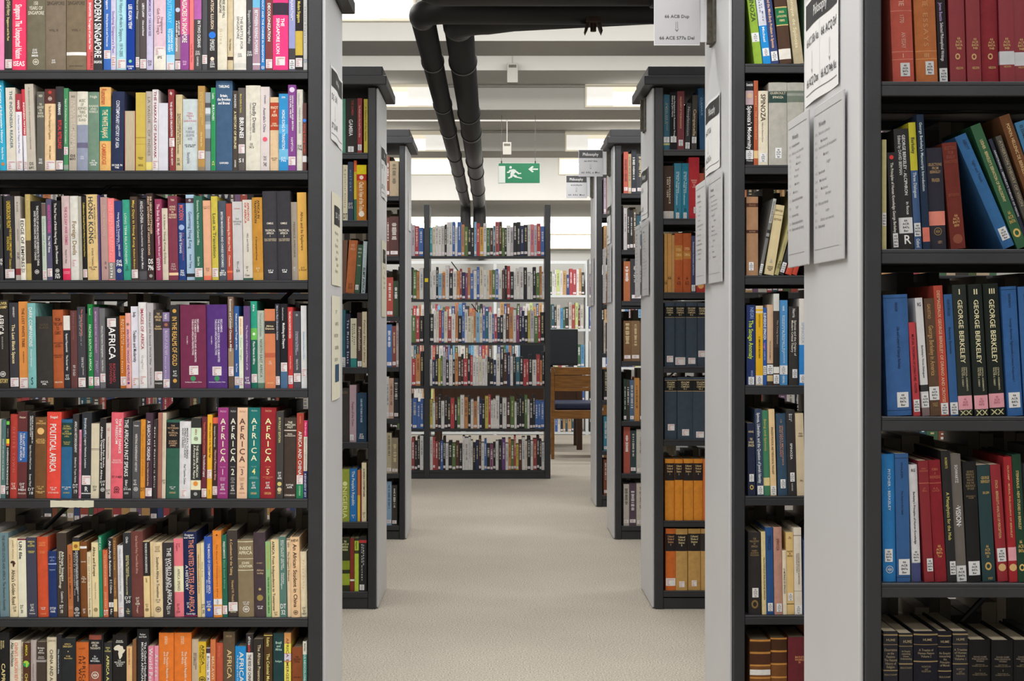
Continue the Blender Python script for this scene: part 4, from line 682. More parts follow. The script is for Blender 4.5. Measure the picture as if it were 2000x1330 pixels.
-1320 24.5 227 -1 5f7880#teal book titled The United States And Africa The American Assembly, sixth shelf, large left bookcase#v|3a4a52|THE UNITED STATES AND AFRICA: The American Assembly|220|17|.5|.3
-1294 23.2 213 -1 cfc0a0#cream book about a golden road with a small black map, sixth shelf, large left bookcase#v|9a8a68|JAMES ADUAH|207|156|.5|.2;a|3a2620|143|8.7;v|332c28|Africa's Golden Road|127|32|.5|.42;h|333|DT/38|29|13|.6|.4
-1270 21.8 212 -1 d4ccb8#cream book with a torn top and large slanted black lettering, sixth shelf, large left bookcase#v|2a2626|UN file|204|156|.35|.4;h|333|DT/30|34|9|.4|.4;b|6a2a34|212.1|206.9
-1244 26.6 215 -1 37384a#slate grey book with small yellow title on top, sixth shelf, large left bookcase#h|d8c060|AFRICA/IN/ECLIPSE|206|189|.5|.7;h|d8c060|CHRISTIAN/SCIENCE|179|172|.5|.7;h|fff|DT/20/IAC|36|15|.5|.45;h|ccc|PRAEGER|11|8|.5|.6
-1215 29.0 216 -1 b84a2c#plain brick orange book with pale orange title, sixth shelf, large left bookcase#h|e08a58|SOUTH/AFRICA|203|190|.5|.6;h|e08a58|STUART/CLOETE|178|171|.5|.5;h|fff|DT30/SAN|27|19|.5|.6;h|e0a078|COLLINS|10|7|.5|.5
-1188 22.5 178 -1 1f3060#short navy book right of the plain brick orange book, sixth shelf, large left bookcase#b|3a5a98|160.2|159.2;h|8a98c0|ENGLISH/in/AFRICA|164|150|.5|.6;b|8a98c0|144.7|141.5;h|8a98c0|Hargreaves|130|126|.5|.7;h|dde|DT20/HAR|28|11|.5|.7
-1163 26.4 227 -1 352c26#black book titled Essays in African Iconology, sixth shelf, large left bookcase#v|d8d0c0|African Images|177|96|.6|.28;v|d8d0c0|Essays in African Iconology|177|77|.35|.22;v|ccc|Cosentino ed.|69|38|.5|.25;h|ddd|DT/18|34|9|.4|.4
-1141 14.3 194 -1 a8643a#tan book titled Africa today in America, sixth shelf, large left bookcase#v|5a3220|AFRICA today in AMERICA|169|48|.45|.35;h|c89878|DT20/AFR|29|21;b|8a5030|17.0|15.8
-1124 17.9 215 -1 232024#black book titled The British Intellectual Engagement With Africa, sixth shelf, large left bookcase#b|c8a850|202.8|179.9;d|8a5a30|191|5.2;v|e8e4e0|THE BRITISH INTELLECTUAL ENGAGEMENT WITH/AFRICA IN THE TWENTIETH CENTURY|179|42|.6|.4;v|ccc|Edited by Christopher Youe|179|52|.25|.15;d|eee|21|5.4;h|fff|DT20/GRI|14|1
-1105 18.6 203 -1 6e4322#brown book titled The Passing of Africa, sixth shelf, large left bookcase#h|e8d8c0|DAVIS|150|147|.5|.7;h|e8d8c0|The/Passing/of/Africa|110|92|.5|.7;h|ddd|DT/30|23|9|.5|.4;b|e4e0d8|190.3|184.1
~-1089 11.2 175 -1 c8bc9c##v|8a8068|State and Policy in Africa|162|54|.5|.3;v|7a705a|Rosberg, May|50|7|.5|.3
-1073 18.3 201 -1 cdbd94#cream book titled Africa and Europe, sixth shelf, large left bookcase#v|3a342c|Africa and Europe|189|110|.4|.4;v|6a604c|Thomas R. Dunway|94|48|.5|.15;d|8a7a58|20|5.4
~-1059 9.1 219 -1 1f7a58##v|c8e8d8|FIVE CAL|216|179|.5|.4
~-1046 13.2 181 -1 b85c38##v|e0a888|THE FLAG FOR SUBTLE REGIONS|169|83|.5|.35;v|e0a888|JOYCE CARY|67|23|.5|.35;h|eee|DT|19|5
-1032 13.8 212 -1 242428#black book titled Afro-Arab Relations, sixth shelf, large left bookcase#v|e4e0e0|Afro-Arab Relations|205|108|.4|.45;v|e4e0e0|E C Chibwe|100|63|.5|.4;k|39|26|.05|.95;h|fff|F|21|7|.5|.4
~-1020 9.4 215 -1 6e4a2a##b|d8b888|48.2|14.9;v|e0a860|Conflict in Islam|206|127|.5|.4;v|d8a868|Turkey and Africa|106|56|.5|.35
-1006 15.0 193 -1 c4c4c8#pale grey book titled China and African Development in Africa, sixth shelf, large left bookcase#v|7a7a84|China and African Development in Africa|183|69|.5|.25;v|7a7a84|edited by/Mina Jones|61|38|.5|.35;s|28|5
-987 21.5 227 -1 26282c#black book titled Britain France And The New African States, sixth shelf, large left bookcase#v|d8d4d4|Chido|216|198|.5|.3;v|d0c890|BRITAIN, FRANCE,/AND THE NEW AFRICAN STATES|166|59|.5|.4;h|ddd|DT/20|56|36;h|d8d0a0|The/Dedham/Press|23|7|.5|.5
-960 31.6 231 -1 623834#tall wide maroon cloth book, sixth shelf, large left bookcase#v|b88a80|Great Social Policy Toward Black Africa|219|117|.5|.2;h|e0c8c0|DT/20/GSR|54|32|.5|.4;v|c8a8a0|Praeger|31|10|.5|.15
-935 16.0 205 -1 d8b888#cream book titled The Records Of African Dependence, sixth shelf, large left bookcase#b|1f1c1c|202.8|110.4;v|ddd|THE RECORDS OF AFRICAN DEPENDENCE|200|119|.5|.35;v|4a3a2a|LAW|105|93|.5|.3;h|4a3a2a|DT/20|36|27|.5|.5;d|2a2420|20|4.6
~-921 8.7 202 -1 cdb890##
-904 24.3 202 -0.9 cbb894#wide cream book about southern transition with round dark logo, sixth shelf, large left bookcase#h|7a6a50|DAVIS/AND/BAKER|192|175|.5|.6;v|3a332a|Southern Africa in Transition|162|52|.5|.3;h|333|DT 30/SAV|49|38|.5|.5;d|4a3c30|21|7.5
-876 28.0 201 -0.9 2b292b#black book titled The World And Africa, sixth shelf, large left bookcase#v|ece8e4|THE WORLD AND AFRICA|187|32|.6|.42;v|ccc|by W. E. BURGHARDT DU BOIS|158|71|.35|.2;h|eee|DT/21|31|7|.5|.4
-849 25.0 211 -0.9 d86c78#pink book with a cream band reading AFRICA SPEAKS, sixth shelf, large left bookcase#b|d8ccac|136.4|66.8;v|8a3a44|Lee/Eugene|198|177|.5|.5;v|7a6a5a|AFRICA SPEAKS|129|70|.5|.28;h|6a2a34|DT/33/JOH|36|9|.4|.4
-818 35.5 229 -0.9 1a2348#navy book titled The United States And Africa, sixth shelf, large left bookcase#h|e8e8f0|Duignan/and Gann|225|210|.45|.8;v|d8826a|THE UNITED STATES AND AFRICA|208|13|.6|.38;v|eeeef4|A HISTORY|139|72|.25|.22;h|ccd|DT/38|40|23|.3|.2;h|dde|Cambridge|11|6|.5|.7;b|8a2a4a|3.9|0.8
~-794 9.5 197 -0.9 c4ac7c##v|5a4a34|THE POLITICAL AWAKENING OF AFRICA|169|63|.5|.3
~-784 9.4 200 -0.9 d4c4a0##v|4a3c2c|Philip Reed|177|79|.4|.25;h|444|DT/30|36|7
-768 21.1 217 -0.9 2c4a9a#blue book titled The Making Of Contemporary Africa, sixth shelf, large left bookcase#v|e0e4f0|THE MAKING OF CONTEMPORARY AFRICA|198|63|.6|.3;v|a8b8e0|BILL FREUND|100|65|.3|.2;h|c8d0e8|DT/20/FRE|44|25;d|d0a860|20|4.2
-744 23.4 233 -0.9 dc7c30#orange book titled The Roots of Contemporary Africa, sixth shelf, large left bookcase#b|e0a060|34.7|29.5;v|8a3a18|The Roots of Contemporary Africa|196|54|.5|.15;d|6a2a18|221|2.5;k|49|34|.02|.98;s|29|6
-725 13.4 221 -0.9 235c4a#teal book titled Black South Africa, sixth shelf, large left bookcase#v|c8dcc8|FREEDOMWAYS|204|158|.5|.4;v|6aa080|Black South Africa|154|77|.5|.3;s|31|8
-704 27.1 233 -0.9 352e2c#black book titled A Continent for the Taking, sixth shelf, large left bookcase#v|c8a878|A Continent for the Taking|209|112|.4|.25;v|b89868|Howard W. French|98|40|.5|.25;s|39|15;h|d8c098|VINTAGE|14|11|.5|.6
-668 42.4 208 -0.9 7a6c54#wide khaki brown book reading INSIDE AFRICA, sixth shelf, large left bookcase#b|d8ccb0|203.4|201.7;h|d8ccb0|INSIDE/AFRICA|191|167|.5|.85;b|d8ccb0|157.1|155.9;h|d8ccb0|JOHN/GUNTHER|150|132|.5|.85;b|d8ccb0|126.6|124.9;h|eee|DT 20/GUN|42|32|.5|.45;d|d0ccc8|21|8.7
-630 31.3 228 -0.9 40343a#dark plum book with a gilt hand on its spine, sixth shelf, large left bookcase#h|a89070|BAHMEY|147|144|.5|.5;h|b09878|Africa/today|130|115|.55|.6;d|8a7840|52|8.3;d|9a8a60|75|3.7;h|eee|DT 20/BAM|31|21|.5|.5
-607 13.3 203 -0.9 7fa874#green book titled The Soviet Bloc China And Africa, sixth shelf, large left bookcase#v|b8a848|WARFARE IN INDEPENDENCE|196|129|.5|.4;v|2a3a28|THE SOVIET BLOC, CHINA AND AFRICA|108|10|.5|.35
-588 21.3 209 -0.9 ccb890#cream book titled Africa From Independence to Tomorrow, sixth shelf, large left bookcase#v|3a342a|AFRICA: From Independence to Tomorrow|205|17|.3|.32;h|5a4a38|DT/30|15|4
-568 18.4 217 -0.9 4a6c64#teal book titled Britain And Arabia And Africa 1870-1960, sixth shelf, large left bookcase#v|c8d4c8|BRITAIN AND ARABIA/AND AFRICA 1870-1960|208|127|.5|.5;v|c8d4c8|Penelope/Hetherington|119|75|.5|.5;h|ddd|DT/32|38|5
~-552 10.4 211 -0.9 cdb89c##b|2a2424|209.0|206.9;v|4a4038|HEVI|201|187|.5|.4;v|4a4038|The Dragon's Embrace|176|96|.5|.45
-534 24.4 216 -0.9 cfae88#cream book titled An African Student in China, sixth shelf, large left bookcase#h|2a2220|HEVI|210|203|.5|.8;v|2a2220|An African Student in China|197|27|.5|.42;d|2a2220|13|6.2
-512 17.4 176 -0.9 cfc4a8#cream book titled Friendship, sixth shelf, large left bookcase#v|c8a080|Friendship|154|75|.5|.3;h|333|DT/33/HEV|27|5|.5|.7
@1LG 0.0655
-1320 29.0 224 0 1e1d1d#black book titled Capricorn, bottom shelf, large left bookcase#v|c8b888|RICHARD/BRANDON|202|179|.4|.4;v|d0c088|CAPRICORN|141|28|.5|.35
-1289 30.0 203 0 d0c8b8#cream book titled China's African Revolution, bottom shelf, large left bookcase#v|2a2624|Alan Hutchison|196|131|.25|.3;v|d87a5c|CHINA'S AFRICAN REVOLUTION|197|48|.6|.32
~-1271 5.2 198 0 b8ac98##v|4a443c|CHINA'S POLICY IN AFRICA|185|69|.5|.6
~-1258 18.7 196 0 4a2c1c##v|d8d040|AFRICA|191|161|.5|.3;d|2a9058|139|9.9;a|9ac038|139|15.5;v|c8b860|CHINA|114|69|.5|.4
~-1240 15.6 203 0 a49a98##v|7a7070|American and Chinese Relations|139|48|.5|.3
-1219 24.9 198 0 3c322c#charcoal book titled Britain and Africa, bottom shelf, large left bookcase#h|d8d0c8|Britain/and/Africa|185|166|.5|.75;h|d8d0c8|Kenneth/Kirkwood|160|152|.5|.7;b|ccc|148.6|147.6;b|ccc|145.1|144.1
-1192 25.9 210 0 cac0a8#cream book titled China And Africa, bottom shelf, large left bookcase#h|7a7060|LARKIN|203|198|.5|.8;v|4a4438|CHINA AND AFRICA|177|59|.5|.35
~-1171 13.5 218 0 211e22##v|b8c8d8|China, Africa and South Africa|178|112|.4|.3
-1145 37.3 208 0 24282a#black book lettered AFRICA EMERGENT in dull gold, bottom shelf, large left bookcase#h|b8a068|AFRICA/EMERGENT|196|183|.45|.7;d|b8a068|173|1.7;h|b8a068|W.M./Macmillan|163|152|.5|.6
-1109 33.5 197 0 b8602a#orange book titled Africa In World, bottom shelf, large left bookcase#h|7a3a1c|HAZLEY|182|178|.5|.55;v|3a201c|AFRICA/IN WORLD|160|48|.5|.6
-1074 33.8 216 0 8a4a3c#red brown book with a black panel and a pale looped emblem, bottom shelf, left bookcase#b|1f1f24|203.5|137.2;h|d8c8b8|AFRICAN/AFTER-/THOUGHTS|199|177|.5|.8;h|c8d0e0|Sir/PHILIP/MITCHELL|162|143|.5|.75;d|d8c8c0|108|9.9
~-1054 4.2 218 0 1a1a1c##
~-1040 21.8 195 0 262728##h|d8c878|FERKISS/and/RICHARDS|184|170|.5|.75;v|d8c878|AFRICA AND|161|69|.5|.35
-1008 38.3 217 0 211f1f#black book with a big pale map of a continent, bottom shelf, large left bookcase#h|d8d0c8|FRANK/MORAES|203|195|.5|.6;a|d0c8b8|171|21.5;h|d8d0c8|THE/IMPORTANCE/OF BEING/BLACK|150|131|.5|.75
~-981 14.5 186 0 d8a878##v|8a5a38|Davidson Nicol|181|137|.5|.3
~-968 9.3 204 0 7a5230##
-946 31.1 233 0 26262a#black book titled Handbook of Modern African Politics, bottom shelf, large left bookcase#h|d8d8d8|Parker/and Reid|221|208|.5|.65;v|e0dcd8|The Oxford Handbook of/MODERN AFRICAN POLITICS|197|38|.6|.5
~-923 14.3 187 0 c87890##v|f0d0d8|World Peace|181|69|.5|.6
~-909 11.6 187 0 cc8aa0##v|f0dce4|Africa and|174|48|.5|.6
-882 39.8 223 0 d0702c#first of two matching wide orange volumes, bottom shelf, large left bookcase#v|f0c8a8|AFRICA/SURVEY|214|191|.5|.2;v|f0d8c0|The People's Republic of China/and Africa|172|69|.5|.35
-838 45.8 223 0 d0702c#second of two matching wide orange volumes, bottom shelf, large left bookcase#v|f0c8a8|AFRICA/SURVEY|214|191|.5|.2;v|f0d8c0|The People's Republic of China/and Africa|172|69|.6|.35
~-805 17.6 205 0 b0a08a##v|3a3430|REVOLUTION/IN AFRICA|168|123|.5|.5
~-786 20.1 198 0 c8a828##v|3a3a28|AFRICA|189|135|.6|.4;v|6a5a20|THE DYNAMICS OF CHANGE|189|114|.25|.2;d|2a2a2a|96|8.3
~-769 10.4 182 0 d0ccd0##b|3a2840|180.7|167.2;v|444|Britain in Africa|160|69|.5|.5
~-756 13.5 205 0 b8683c##v|e0b088|MALAWI TO|160|69|.5|.5
~-739 19.1 195 0 a84a34##v|c86a50|African Days|187|156|.5|.35
-713 30.7 226 0 564838#dark brown book titled Africa, bottom shelf, large left bookcase#h|9a8868|OXFORD|216|211|.5|.55;v|c8b080|AFRICA|177|100|.55|.4
-682 28.6 186 0 1f7fc0#blue book titled A Biography of the Continent, bottom shelf, large left bookcase#v|e8e0c8|AFRICA|171|90|.6|.4;v|b8d0e8|A Biography of the Continent|162|69|.25|.15
~-658 18.7 219 0 cfccc8##b|2a2628|219.0|168.3;v|d8d4d0|africa|212|189|.5|.4;v|d04040|asia|189|170|.5|.4;v|2a2628|THE RISE OF CHINA|163|90|.5|.45
-634 25.9 206 0 28241f#black book titled The African Presence, bottom shelf, large left bookcase#v|c8b898|The African Presence|191|90|.6|.3
-608 23.4 221 0 4a3620#dark brown book titled The Colonial Moment, bottom shelf, large left bookcase#b|d8c068|215.9|213.8;v|e0c878|Roberts|210|185|.5|.35;v|e0c878|The Colonial Moment|166|69|.5|.35
-579 29.4 222 0 1f3a3c#teal book titled Brazil and Africa, bottom shelf, large left bookcase#h|a8c8b8|Brazil/and/Africa|201|174|.5|.6;h|a8c8b8|Rodrigues|149|144|.5|.6
~-555 17.6 223 0 c08850##b|d0c850|193.1|168.3;b|c0b8c8|166.2|147.6;b|d8c858|143.4|89.6;v|6a4a30|AFRICA EMERGES|208|90|.5|.35
-530 29.0 183 0 7c4426#brown cloth book lettered GOLDEN STOOL in dark small capitals, bottom shelf, large left bookcase#h|3a2018|THE/GOLDEN/STOOL|160|141|.5|.7;h|3a2018|EDWIN SMITH|104|100|.5|.7
~-509 10.8 199 0 d0d0c0##b|3a8a80|163.1|89.6;v|5a5a50|Michael Davison|193|172|.5|.4;v|e0e8e0|US NEOCOLONIALISM|162|69|.5|.5
@1RA 1.8091
690 21.4 233 -6.5 8aac3c#lime green paperback leaning, top shelf, second right bookcase#v|2a3a1c|SPINOZA|190|113|.5|.55;k|83|59|.05|.95
713 21.1 233 -6.5 1f86cc#bright blue and white paperback leaning, top shelf, second right bookcase#b|c8ccd8|233.2|102.3;v|3a4a6a|Spinoza on Mind/and Freedom|221|106|.5|.5;v|e0e8f0|Michael|99|58|.5|.3;k|42|21|.1|.9
734 20.1 233 -6.5 34406c#navy book with orange lettering, leaning, top shelf, second right bookcase#v|e8b890|Representation and the Mind-Body Problem in Spinoza|256|42|.5|.35;k|33|8|.1|.9
765 31.4 226 -5 4a3428#dark brown book with a green and gilt panel, top shelf, second right bookcase#b|1f6a44|148.4|103.7;h|d8c890|SPINOZA/LA PHILOSOPHIE/PREMIERE|143|109|.5|.8;b|c8b070|151.1|148.4;b|c8b070|103.7|101.0;b|d8d4cc|39.2|11.7
797 25.6 234 -6.5 a89c80#grey beige book leaning at the end panel, top shelf, second right bookcase#v|d8cca8|Chronique de Spinoza|204|42|.5|.3
@1RB 1.5411
679 20.5 223 0 242226#black book with a small portrait picture near its top, second shelf, second right bookcase#b|b8a0a8|197.8|160.2;d|c8a890|184|7.5;h|eee|Goetschel|217|210|.5|.85;v|f0eeec|Spinoza's Modernity|157|42|.5|.55;k|40|16|.02|.98;h|ccc|Wisconsin|15|10|.5|.85
696 11.0 225 0 a8502e#thin rust brown book beside the one with portrait picture, second shelf, second right bookcase#v|d8a880|BIDNEY - THE PSYCHOLOGY|184|68|.5|.3;b|d8b888|38.7|18.1
715 25.7 198 0 d8d0bc#cream paperback with large dark vertical capitals, second shelf, second right bookcase#v|4a3a2e|SPINOZA|189|117|.5|.5;v|8a7a68|Edited by Marjorie Grene|114|61|.45|.15;k|32|8|.15|.85
754 47.9 220 0 aaa8a0#wide grey volume with a dark green panel, the left of two, second shelf, right bookcase#b|2c4440|185.8|165.3;b|3c4a48|196.1|185.8;h|c8c0a8|GUEROULT|194|188;h|d8d0b8|SPINOZA|183|177|.5|.6;k|46|18|.35|.7
801 44.5 220 0 a5a59c#wide grey volume with a mottled panel, the right of two, second shelf, second right bookcase#b|6a7468|197.8|167.0;b|8a9088|191.0|184.1;k|69|46|.25|.6
@1RC 1.2489
686 30.8 209 0 a07a5c#brown paper covered book with two dark title strips, third shelf, second right bookcase#b|4a2c20|191.5|180.9;h|8a6048|SPINOZA|189|183|.5|.6;b|4a2c20|120.3|111.7;h|9a7860|KAYSER|118|114|.5|.55;k|35|13|.2|.6
~727 8.2 207 11 6a6a68##b|a8a8a4|206.8|140.8;v|5a5a58|Spinoza and Time|200|145|.5|.4;b|2a2a2c|122.5|99.6;b|8a8a88|113.3|104.2;k|30|6|.1|.95
746 24.8 188 9 cdbd94#cream book leaning with its title in spaced capitals, third shelf, second right bookcase#h|6a5a38|SPINOZA|175|170|.5|.8;b|6a5a38|160.9|160.0;h|6a5a38|RETTOUR|151|146|.5|.8;h|8aa0b8|66/ACR|43|31|.5|.3;h|5a4a38|HUMANIS/MUSEUM/PRESS|24|10|.5|.6
~782 9.8 243 15 a09868##v|3a3826|BIBLIOGRAPHY OF SPINOZA AT ITALIA|211|113|.5|.4;v|3a3826|Siebrand/Leiden|104|47|.5|.4;h|2a2820|66/ACR/S77a|41|17|.5|.8
~791 12.3 185 17 26282c##v|8a7a48|Spinoza|173|116|.6|.25;k|34|7|.05|.95
~802 16.1 135 17 b8442e##d|d0a058|25|4.9
~816 12.8 121 17 b03c2c##d|d0a058|29|4.9
@1RD 0.9579
683 23.2 213 0 1f3266#dark blue book lettered in bright yellow green script, fourth shelf, second right bookcase#v|8aa0d0|NEGRI|206|176|.6|.4;v|c8dc3a|The Savage Anomaly|172|69|.5|.5;v|8aa0d0|MINN|39|21|.6|.25;k|22|1|.2|.85
705 18.6 211 0 d8a81c#golden yellow book with cream bands, fourth shelf, second right bookcase#b|d8c8a8|211.3|201.6;b|d8c8a8|196.2|190.8;b|d8c8a8|25.4|0.0;v|8a6a1c|HUTCHESON|188|154|.5|.25;v|4a3a1c|C. SIMONIUS BELFORDS|129|71|.5|.25;k|25|3|.1|.9
~720 9.8 206 0 2454a0##v|fff|SUBVERSIVE SPINOZA|192|120|.5|.7;v|d080c8|negri|112|93|.5|.45;v|a0b8e8|murphy ed.|90|66|.5|.4;k|51|27|.05|.95
734 15.9 214 0 c8a88c#tan book with a dark foot and white label, fourth shelf, second right bookcase#b|3a3028|57.3|0.0;v|6a5444|THE SAVAGE ANOMALY|118|66|.5|.2;k|54|29|.0|1;b|c8b080|25.8|10.1
750 14.7 243 0 3a302c#tallest book of its shelf with a white head and dark body, fourth shelf, right bookcase#b|c8c8c4|242.8|196.7;v|b8a8a0|The Young Spinoza|172|109|.7|.2;b|2a2422|100.0|50.6;b|e0dcd8|48.3|31.5;k|28|4|.0|1
770 20.9 226 0 4a8ac0#pale blue book titled Toward a Formal Theory, fourth shelf, second right bookcase#v|e0ecf8|NADLER|210|197|.5|.25;v|e0ecf8|Interpreting Spinoza's Arguments/Toward a Formal Theory|185|58|.5|.4;k|52|28|.0|1;v|e0ecf8|OXFORD|25|4|.5|.25
797 25.4 209 0 33302f#dark brown book on critical theory in white italics, fourth shelf, second right bookcase#v|ccc|Norris|203|179|.5|.3;v|d0ccc4|Spinoza and the Origins of/Modern Critical Theory|172|78|.5|.6;k|42|19|.35|.85
820 18.1 230 0 2a7cc4#half white, half bright blue book next to the end panel, fourth shelf, second right bookcase#b|d0ccc8|230.4|106.8;v|9ab0c8|SPINOZA|167|111|.5|.4;k|28|6|.05|.95
@1RE 0.6646
684 19.8 193 -0.8 1f2740#short navy book with gilt ring against the upright, fifth shelf, second right bookcase#h|d8c8a0|KING|172|167|.5|.7;h|d8c8a0|THE/SAVAGE/SPINOZA|154|129|.5|.8;k|57|37|.2|.8;d|c8a858|22|6.3
705 18.0 230 -1.5 34425c#navy book on the Question of Jewish Identity, fifth shelf, second right bookcase#v|d8dce0|Spinoza, Liberalism, and the Question of Jewish Identity|220|33|.5|.45;k|26|3|.1|.95
723 16.9 226 -1.5 3f7a5c#green cloth book with a pale yellow label, fifth shelf, second right bookcase#v|b8a860|Being and Spinoza|203|118|.5|.35;b|d8c890|47.2|25.9
740 15.2 230 -1.5 d8bc90#cream book on political and theological thought, fifth shelf, second right bookcase#v|4a3a2a|SPINOZA'S POLITICAL AND THEOLOGICAL THOUGHT|182|57|.5|.35;k|26|2|.05|.95
765 26.3 218 -1.5 334a60#grey blue book on metaphysics and psychology, fifth shelf, second right bookcase#h|c89878|I/V|203|192|.5|.3;v|b88870|SPINOZA'S METAPHYSICS/AND PSYCHOLOGY|186|80|.5|.4;k|43|19|.3|.8
790 22.7 228 -1.5 2e2d2e#charcoal book with wide spaced white capitals, fifth shelf, second right bookcase#v|ddd|Errol/Bird|217|197|.5|.4;v|e8e8e8|SPINOZA|139|96|.5|.25;k|61|37|.3|.8;v|ccc|OXFORD|33|12|.5|.15
813 21.4 219 -1.5 c4b498#beige book against the end panel, fifth shelf, second right bookcase#h|5a4a3a|SPINOZA/IN GERMAN|168|155|.6|.6;h|5a4a3a|BRILL|42|38|.6|.4
@1RF 0.3493
693 32.9 218 -0.3 2a2828#black book with a dull gilt oval at its foot, sixth shelf, second right bookcase#h|8a7450|THE/PHILOSOPHY/OF/SPINOZA|204|177|.5|.75;h|8a7450|HARRY/AUSTRYN/WOLFSON|172|154|.5|.7;k|70|45|.3|.8;d|7a6238|27|11.4
717 11.0 220 -0.8 c8b888#thin cream book lettered in dark type up its spine, sixth shelf, second right bookcase#v|4a4030|TRACTATUS ET PHILOSOPHIE SPINOZA|152|38|.6|.4
733 19.5 231 -0.8 24497c#dark blue cloth book between cream and pink ones, sixth shelf, second right bookcase#v|1a345a|SPINOZA|209|170|.5|.5;k|30|8|.2|.85
755 21.5 232 -0.8 a87e70#dusty pink cloth book, sixth shelf, second right bookcase#v|6a4438|SPINOZA|202|170|.5|.35;k|29|7|.25|.9
~772 10.0 170 -0.8 cdc2ac##v|5a5040|LA MORALE DE SPINOZA|123|55|.5|.5
787 19.0 218 -0.8 c8ac74#tan paper book with dark printed lines, sixth shelf, second right bookcase#h|4a3c24|66/ACR|207|200|.5|.6;h|4a3c24|TRACTAT/DE/SPINOZA|170|152|.5|.8;k|57|36|.2|.85;b|5a4a2c|28.6|26.1
807 19.5 231 -0.8 c8c0b4#pale grey paper book at the end panel, sixth shelf, second right bookcase#b|8a8478|211.0|208.5;v|6a6258|DUODECIM VERITATES QUAESTIONES/THEOLOGIA ET ETHICA|163|80|.5|.5;b|8a8478|63.3|61.9;k|25|2|.05|.95
@1RG 0.0818
707 54.3 202 0 6a4424#wide brown speckled leather volume with a white paper strip, bottom shelf, second right bookcase#b|b07c3c|202.4|197.0;b|b07c3c|168.4|164.1;b|b07c3c|135.1|130.9;b|d8d4cc|121.9|107.6;b|b07c3c|102.3|98.0;b|3e2616|195.2|170.2;b|46291a|163.0|136.2;b|b07c3c|66.5|62.2
757 43.7 206 0 684222#narrower brown speckled leather volume with gilt bands, bottom shelf, second right bookcase#b|b07c3c|205.9|201.6;b|b07c3c|172.0|167.7;b|3e2616|200.6|173.0;b|b07c3c|138.0|133.7;b|46291a|166.6|138.7;b|b07c3c|103.0|98.7;b|b07c3c|66.5|62.2
806 49.3 208 0 5c2228#dark red volume beside two speckled leather ones, bottom shelf, second right bookcase#h|c89060|BAYLE'S/WORKS/IV|159|138|.6|.5
@2LA 1.7937
~-595 25.2 213 0 4a8a74##
-559 44.4 214 0 363230#charcoal book reading GAMBIA, top shelf, second left bookcase#v|e8e8e8|GAMBIA|131|66|.45|.35;v|a84038|THE GAMBIA|207|146|.6|.2;k|25|3|.2|.7
~-527 18.2 216 0 96343a##v|e8b8b0|The World and a Very Small Place in Africa|187|61|.5|.4;k|33|10|.1|.9
~-503 15.1 212 0 c4b43e##v|5a5424|A History of the Gambia|182|45|.5|.4
@2LB 1.5279
~-584 18.7 219 0 d4ccb0##v|4a4438|A political history|202|50|.5|.3;h|333|DT|30|5
~-563 21.2 231 0 2c3a50##v|7a94b8|HISTORY|202|111|.5|.3;h|ccc|DT/515|71|45
~-545 10.6 237 0 c8b02c##b|2f6a50|83.3|0.0;b|d8642c|237.2|191.8
-520 38.4 219 0 b8742a#ochre book with a yellow and red top, second shelf, second left bookcase#b|dcc820|218.5|181.7;b|b83428|181.7|157.5;d|e8d8c0|169|8.1;v|f0e0c8|Chad: In View of the Tchad|151|35|.5|.5;d|e8e0d0|25|11.1
@2LC 1.2409
~-592 25.7 210 2.5 684a38##
-559 33.5 209 4 b0663e#terracotta book leaning, third shelf, second left bookcase#h|d8a080|WEST/AFRICA|195|167|.5|.6;h|4a2c1c|DT/515|40|15|.5|.5
~-531 20.7 192 4 36543f##h|c8d0c0|NIGERIA/AND THE/NEW|182|137|.5|.7;h|c8d0c0|Crowder|119|101|.5|.6;k|33|13|.1|.7
~-509 15.7 205 2.6 a4b4b8##v|c8d4d8|NIGERIA|197|141|.5|.4;v|2a343a|ELMY AFRICA|101|3|.5|.6
@2LD 0.9499
~-593 19.2 226 0 2a5f6c##k|39|2|.3|1
~-573 18.2 211 0 20243e##v|c8ccd8|The Muslim State|186|14|.5|.4
~-551 23.7 193 0 ccc8b0##b|2a7f7c|35.3|0.0;v|3a3a34|Black Soul/Southern|181|80|.5|.6
~-527 19.7 216 0 4a3832##v|c8b8a8|Revolution|160|65|.5|.5;k|24|3|.1|.9
~-508 18.2 219 0 ccc0a4##v|4a4234|Political Elites of Africa|186|19|.5|.35
@2LE 0.6554
-586 33.3 213 0 3a3634#charcoal cloth book beside the end panel, fifth shelf, second left bookcase#h|6a5a48|NIGERIA|203|188|.5|.7
-554 26.2 225 0 a8909a#dusty lilac book, fifth shelf, second left bookcase#v|6a4858|People of the Town|158|62|.5|.3;k|29|7|.1|.6
-520 39.9 194 0 283f56#dark blue cloth book beside the upright, fifth shelf, second left bookcase#v|a8c0d0|CAIN AND THE MAN OF NIGER|171|77|.5|.2;h|fff|DT/5D8/HAR|34|12|.5|.5
@2LF 0.3423
-585 35.3 207 0 87923a#olive green book beside the end panel, sixth shelf, second left bookcase#d|c8d090|149|9.1;v|c8cc88|NIGERIA|139|13|.5|.5
-552 27.8 209 0 2869a8#vivid blue book, sixth shelf, second left bookcase#v|c8dcec|The People's Republic|199|63|.5|.4;h|fff|DT/5|28|13|.5|.5
~-531 10.6 202 0 b8642a##b|d0a830|103.5|0.0
~-522 5.1 204 0 6a2632##
~-510 18.2 232 0 d0c4a4##v|3a342a|LE NIGERIA CONTEMPORAIN|209|98|.5|.4;h|333|DT/5|38|13|.5|.6
@2LG 0.0685
-584 35.4 209 0 2c3020#black and olive patterned book, bottom shelf, second left bookcase#h|c8cc98|THE/BATTLE OF/BIAFRAN/NIGERIA|201|158|.5|.8;b|7a8a2a|120.0|84.5;b|8a9a30|69.4|23.8
~-557 17.2 209 0 742c20##b|d8d0c8|46.6|39.0
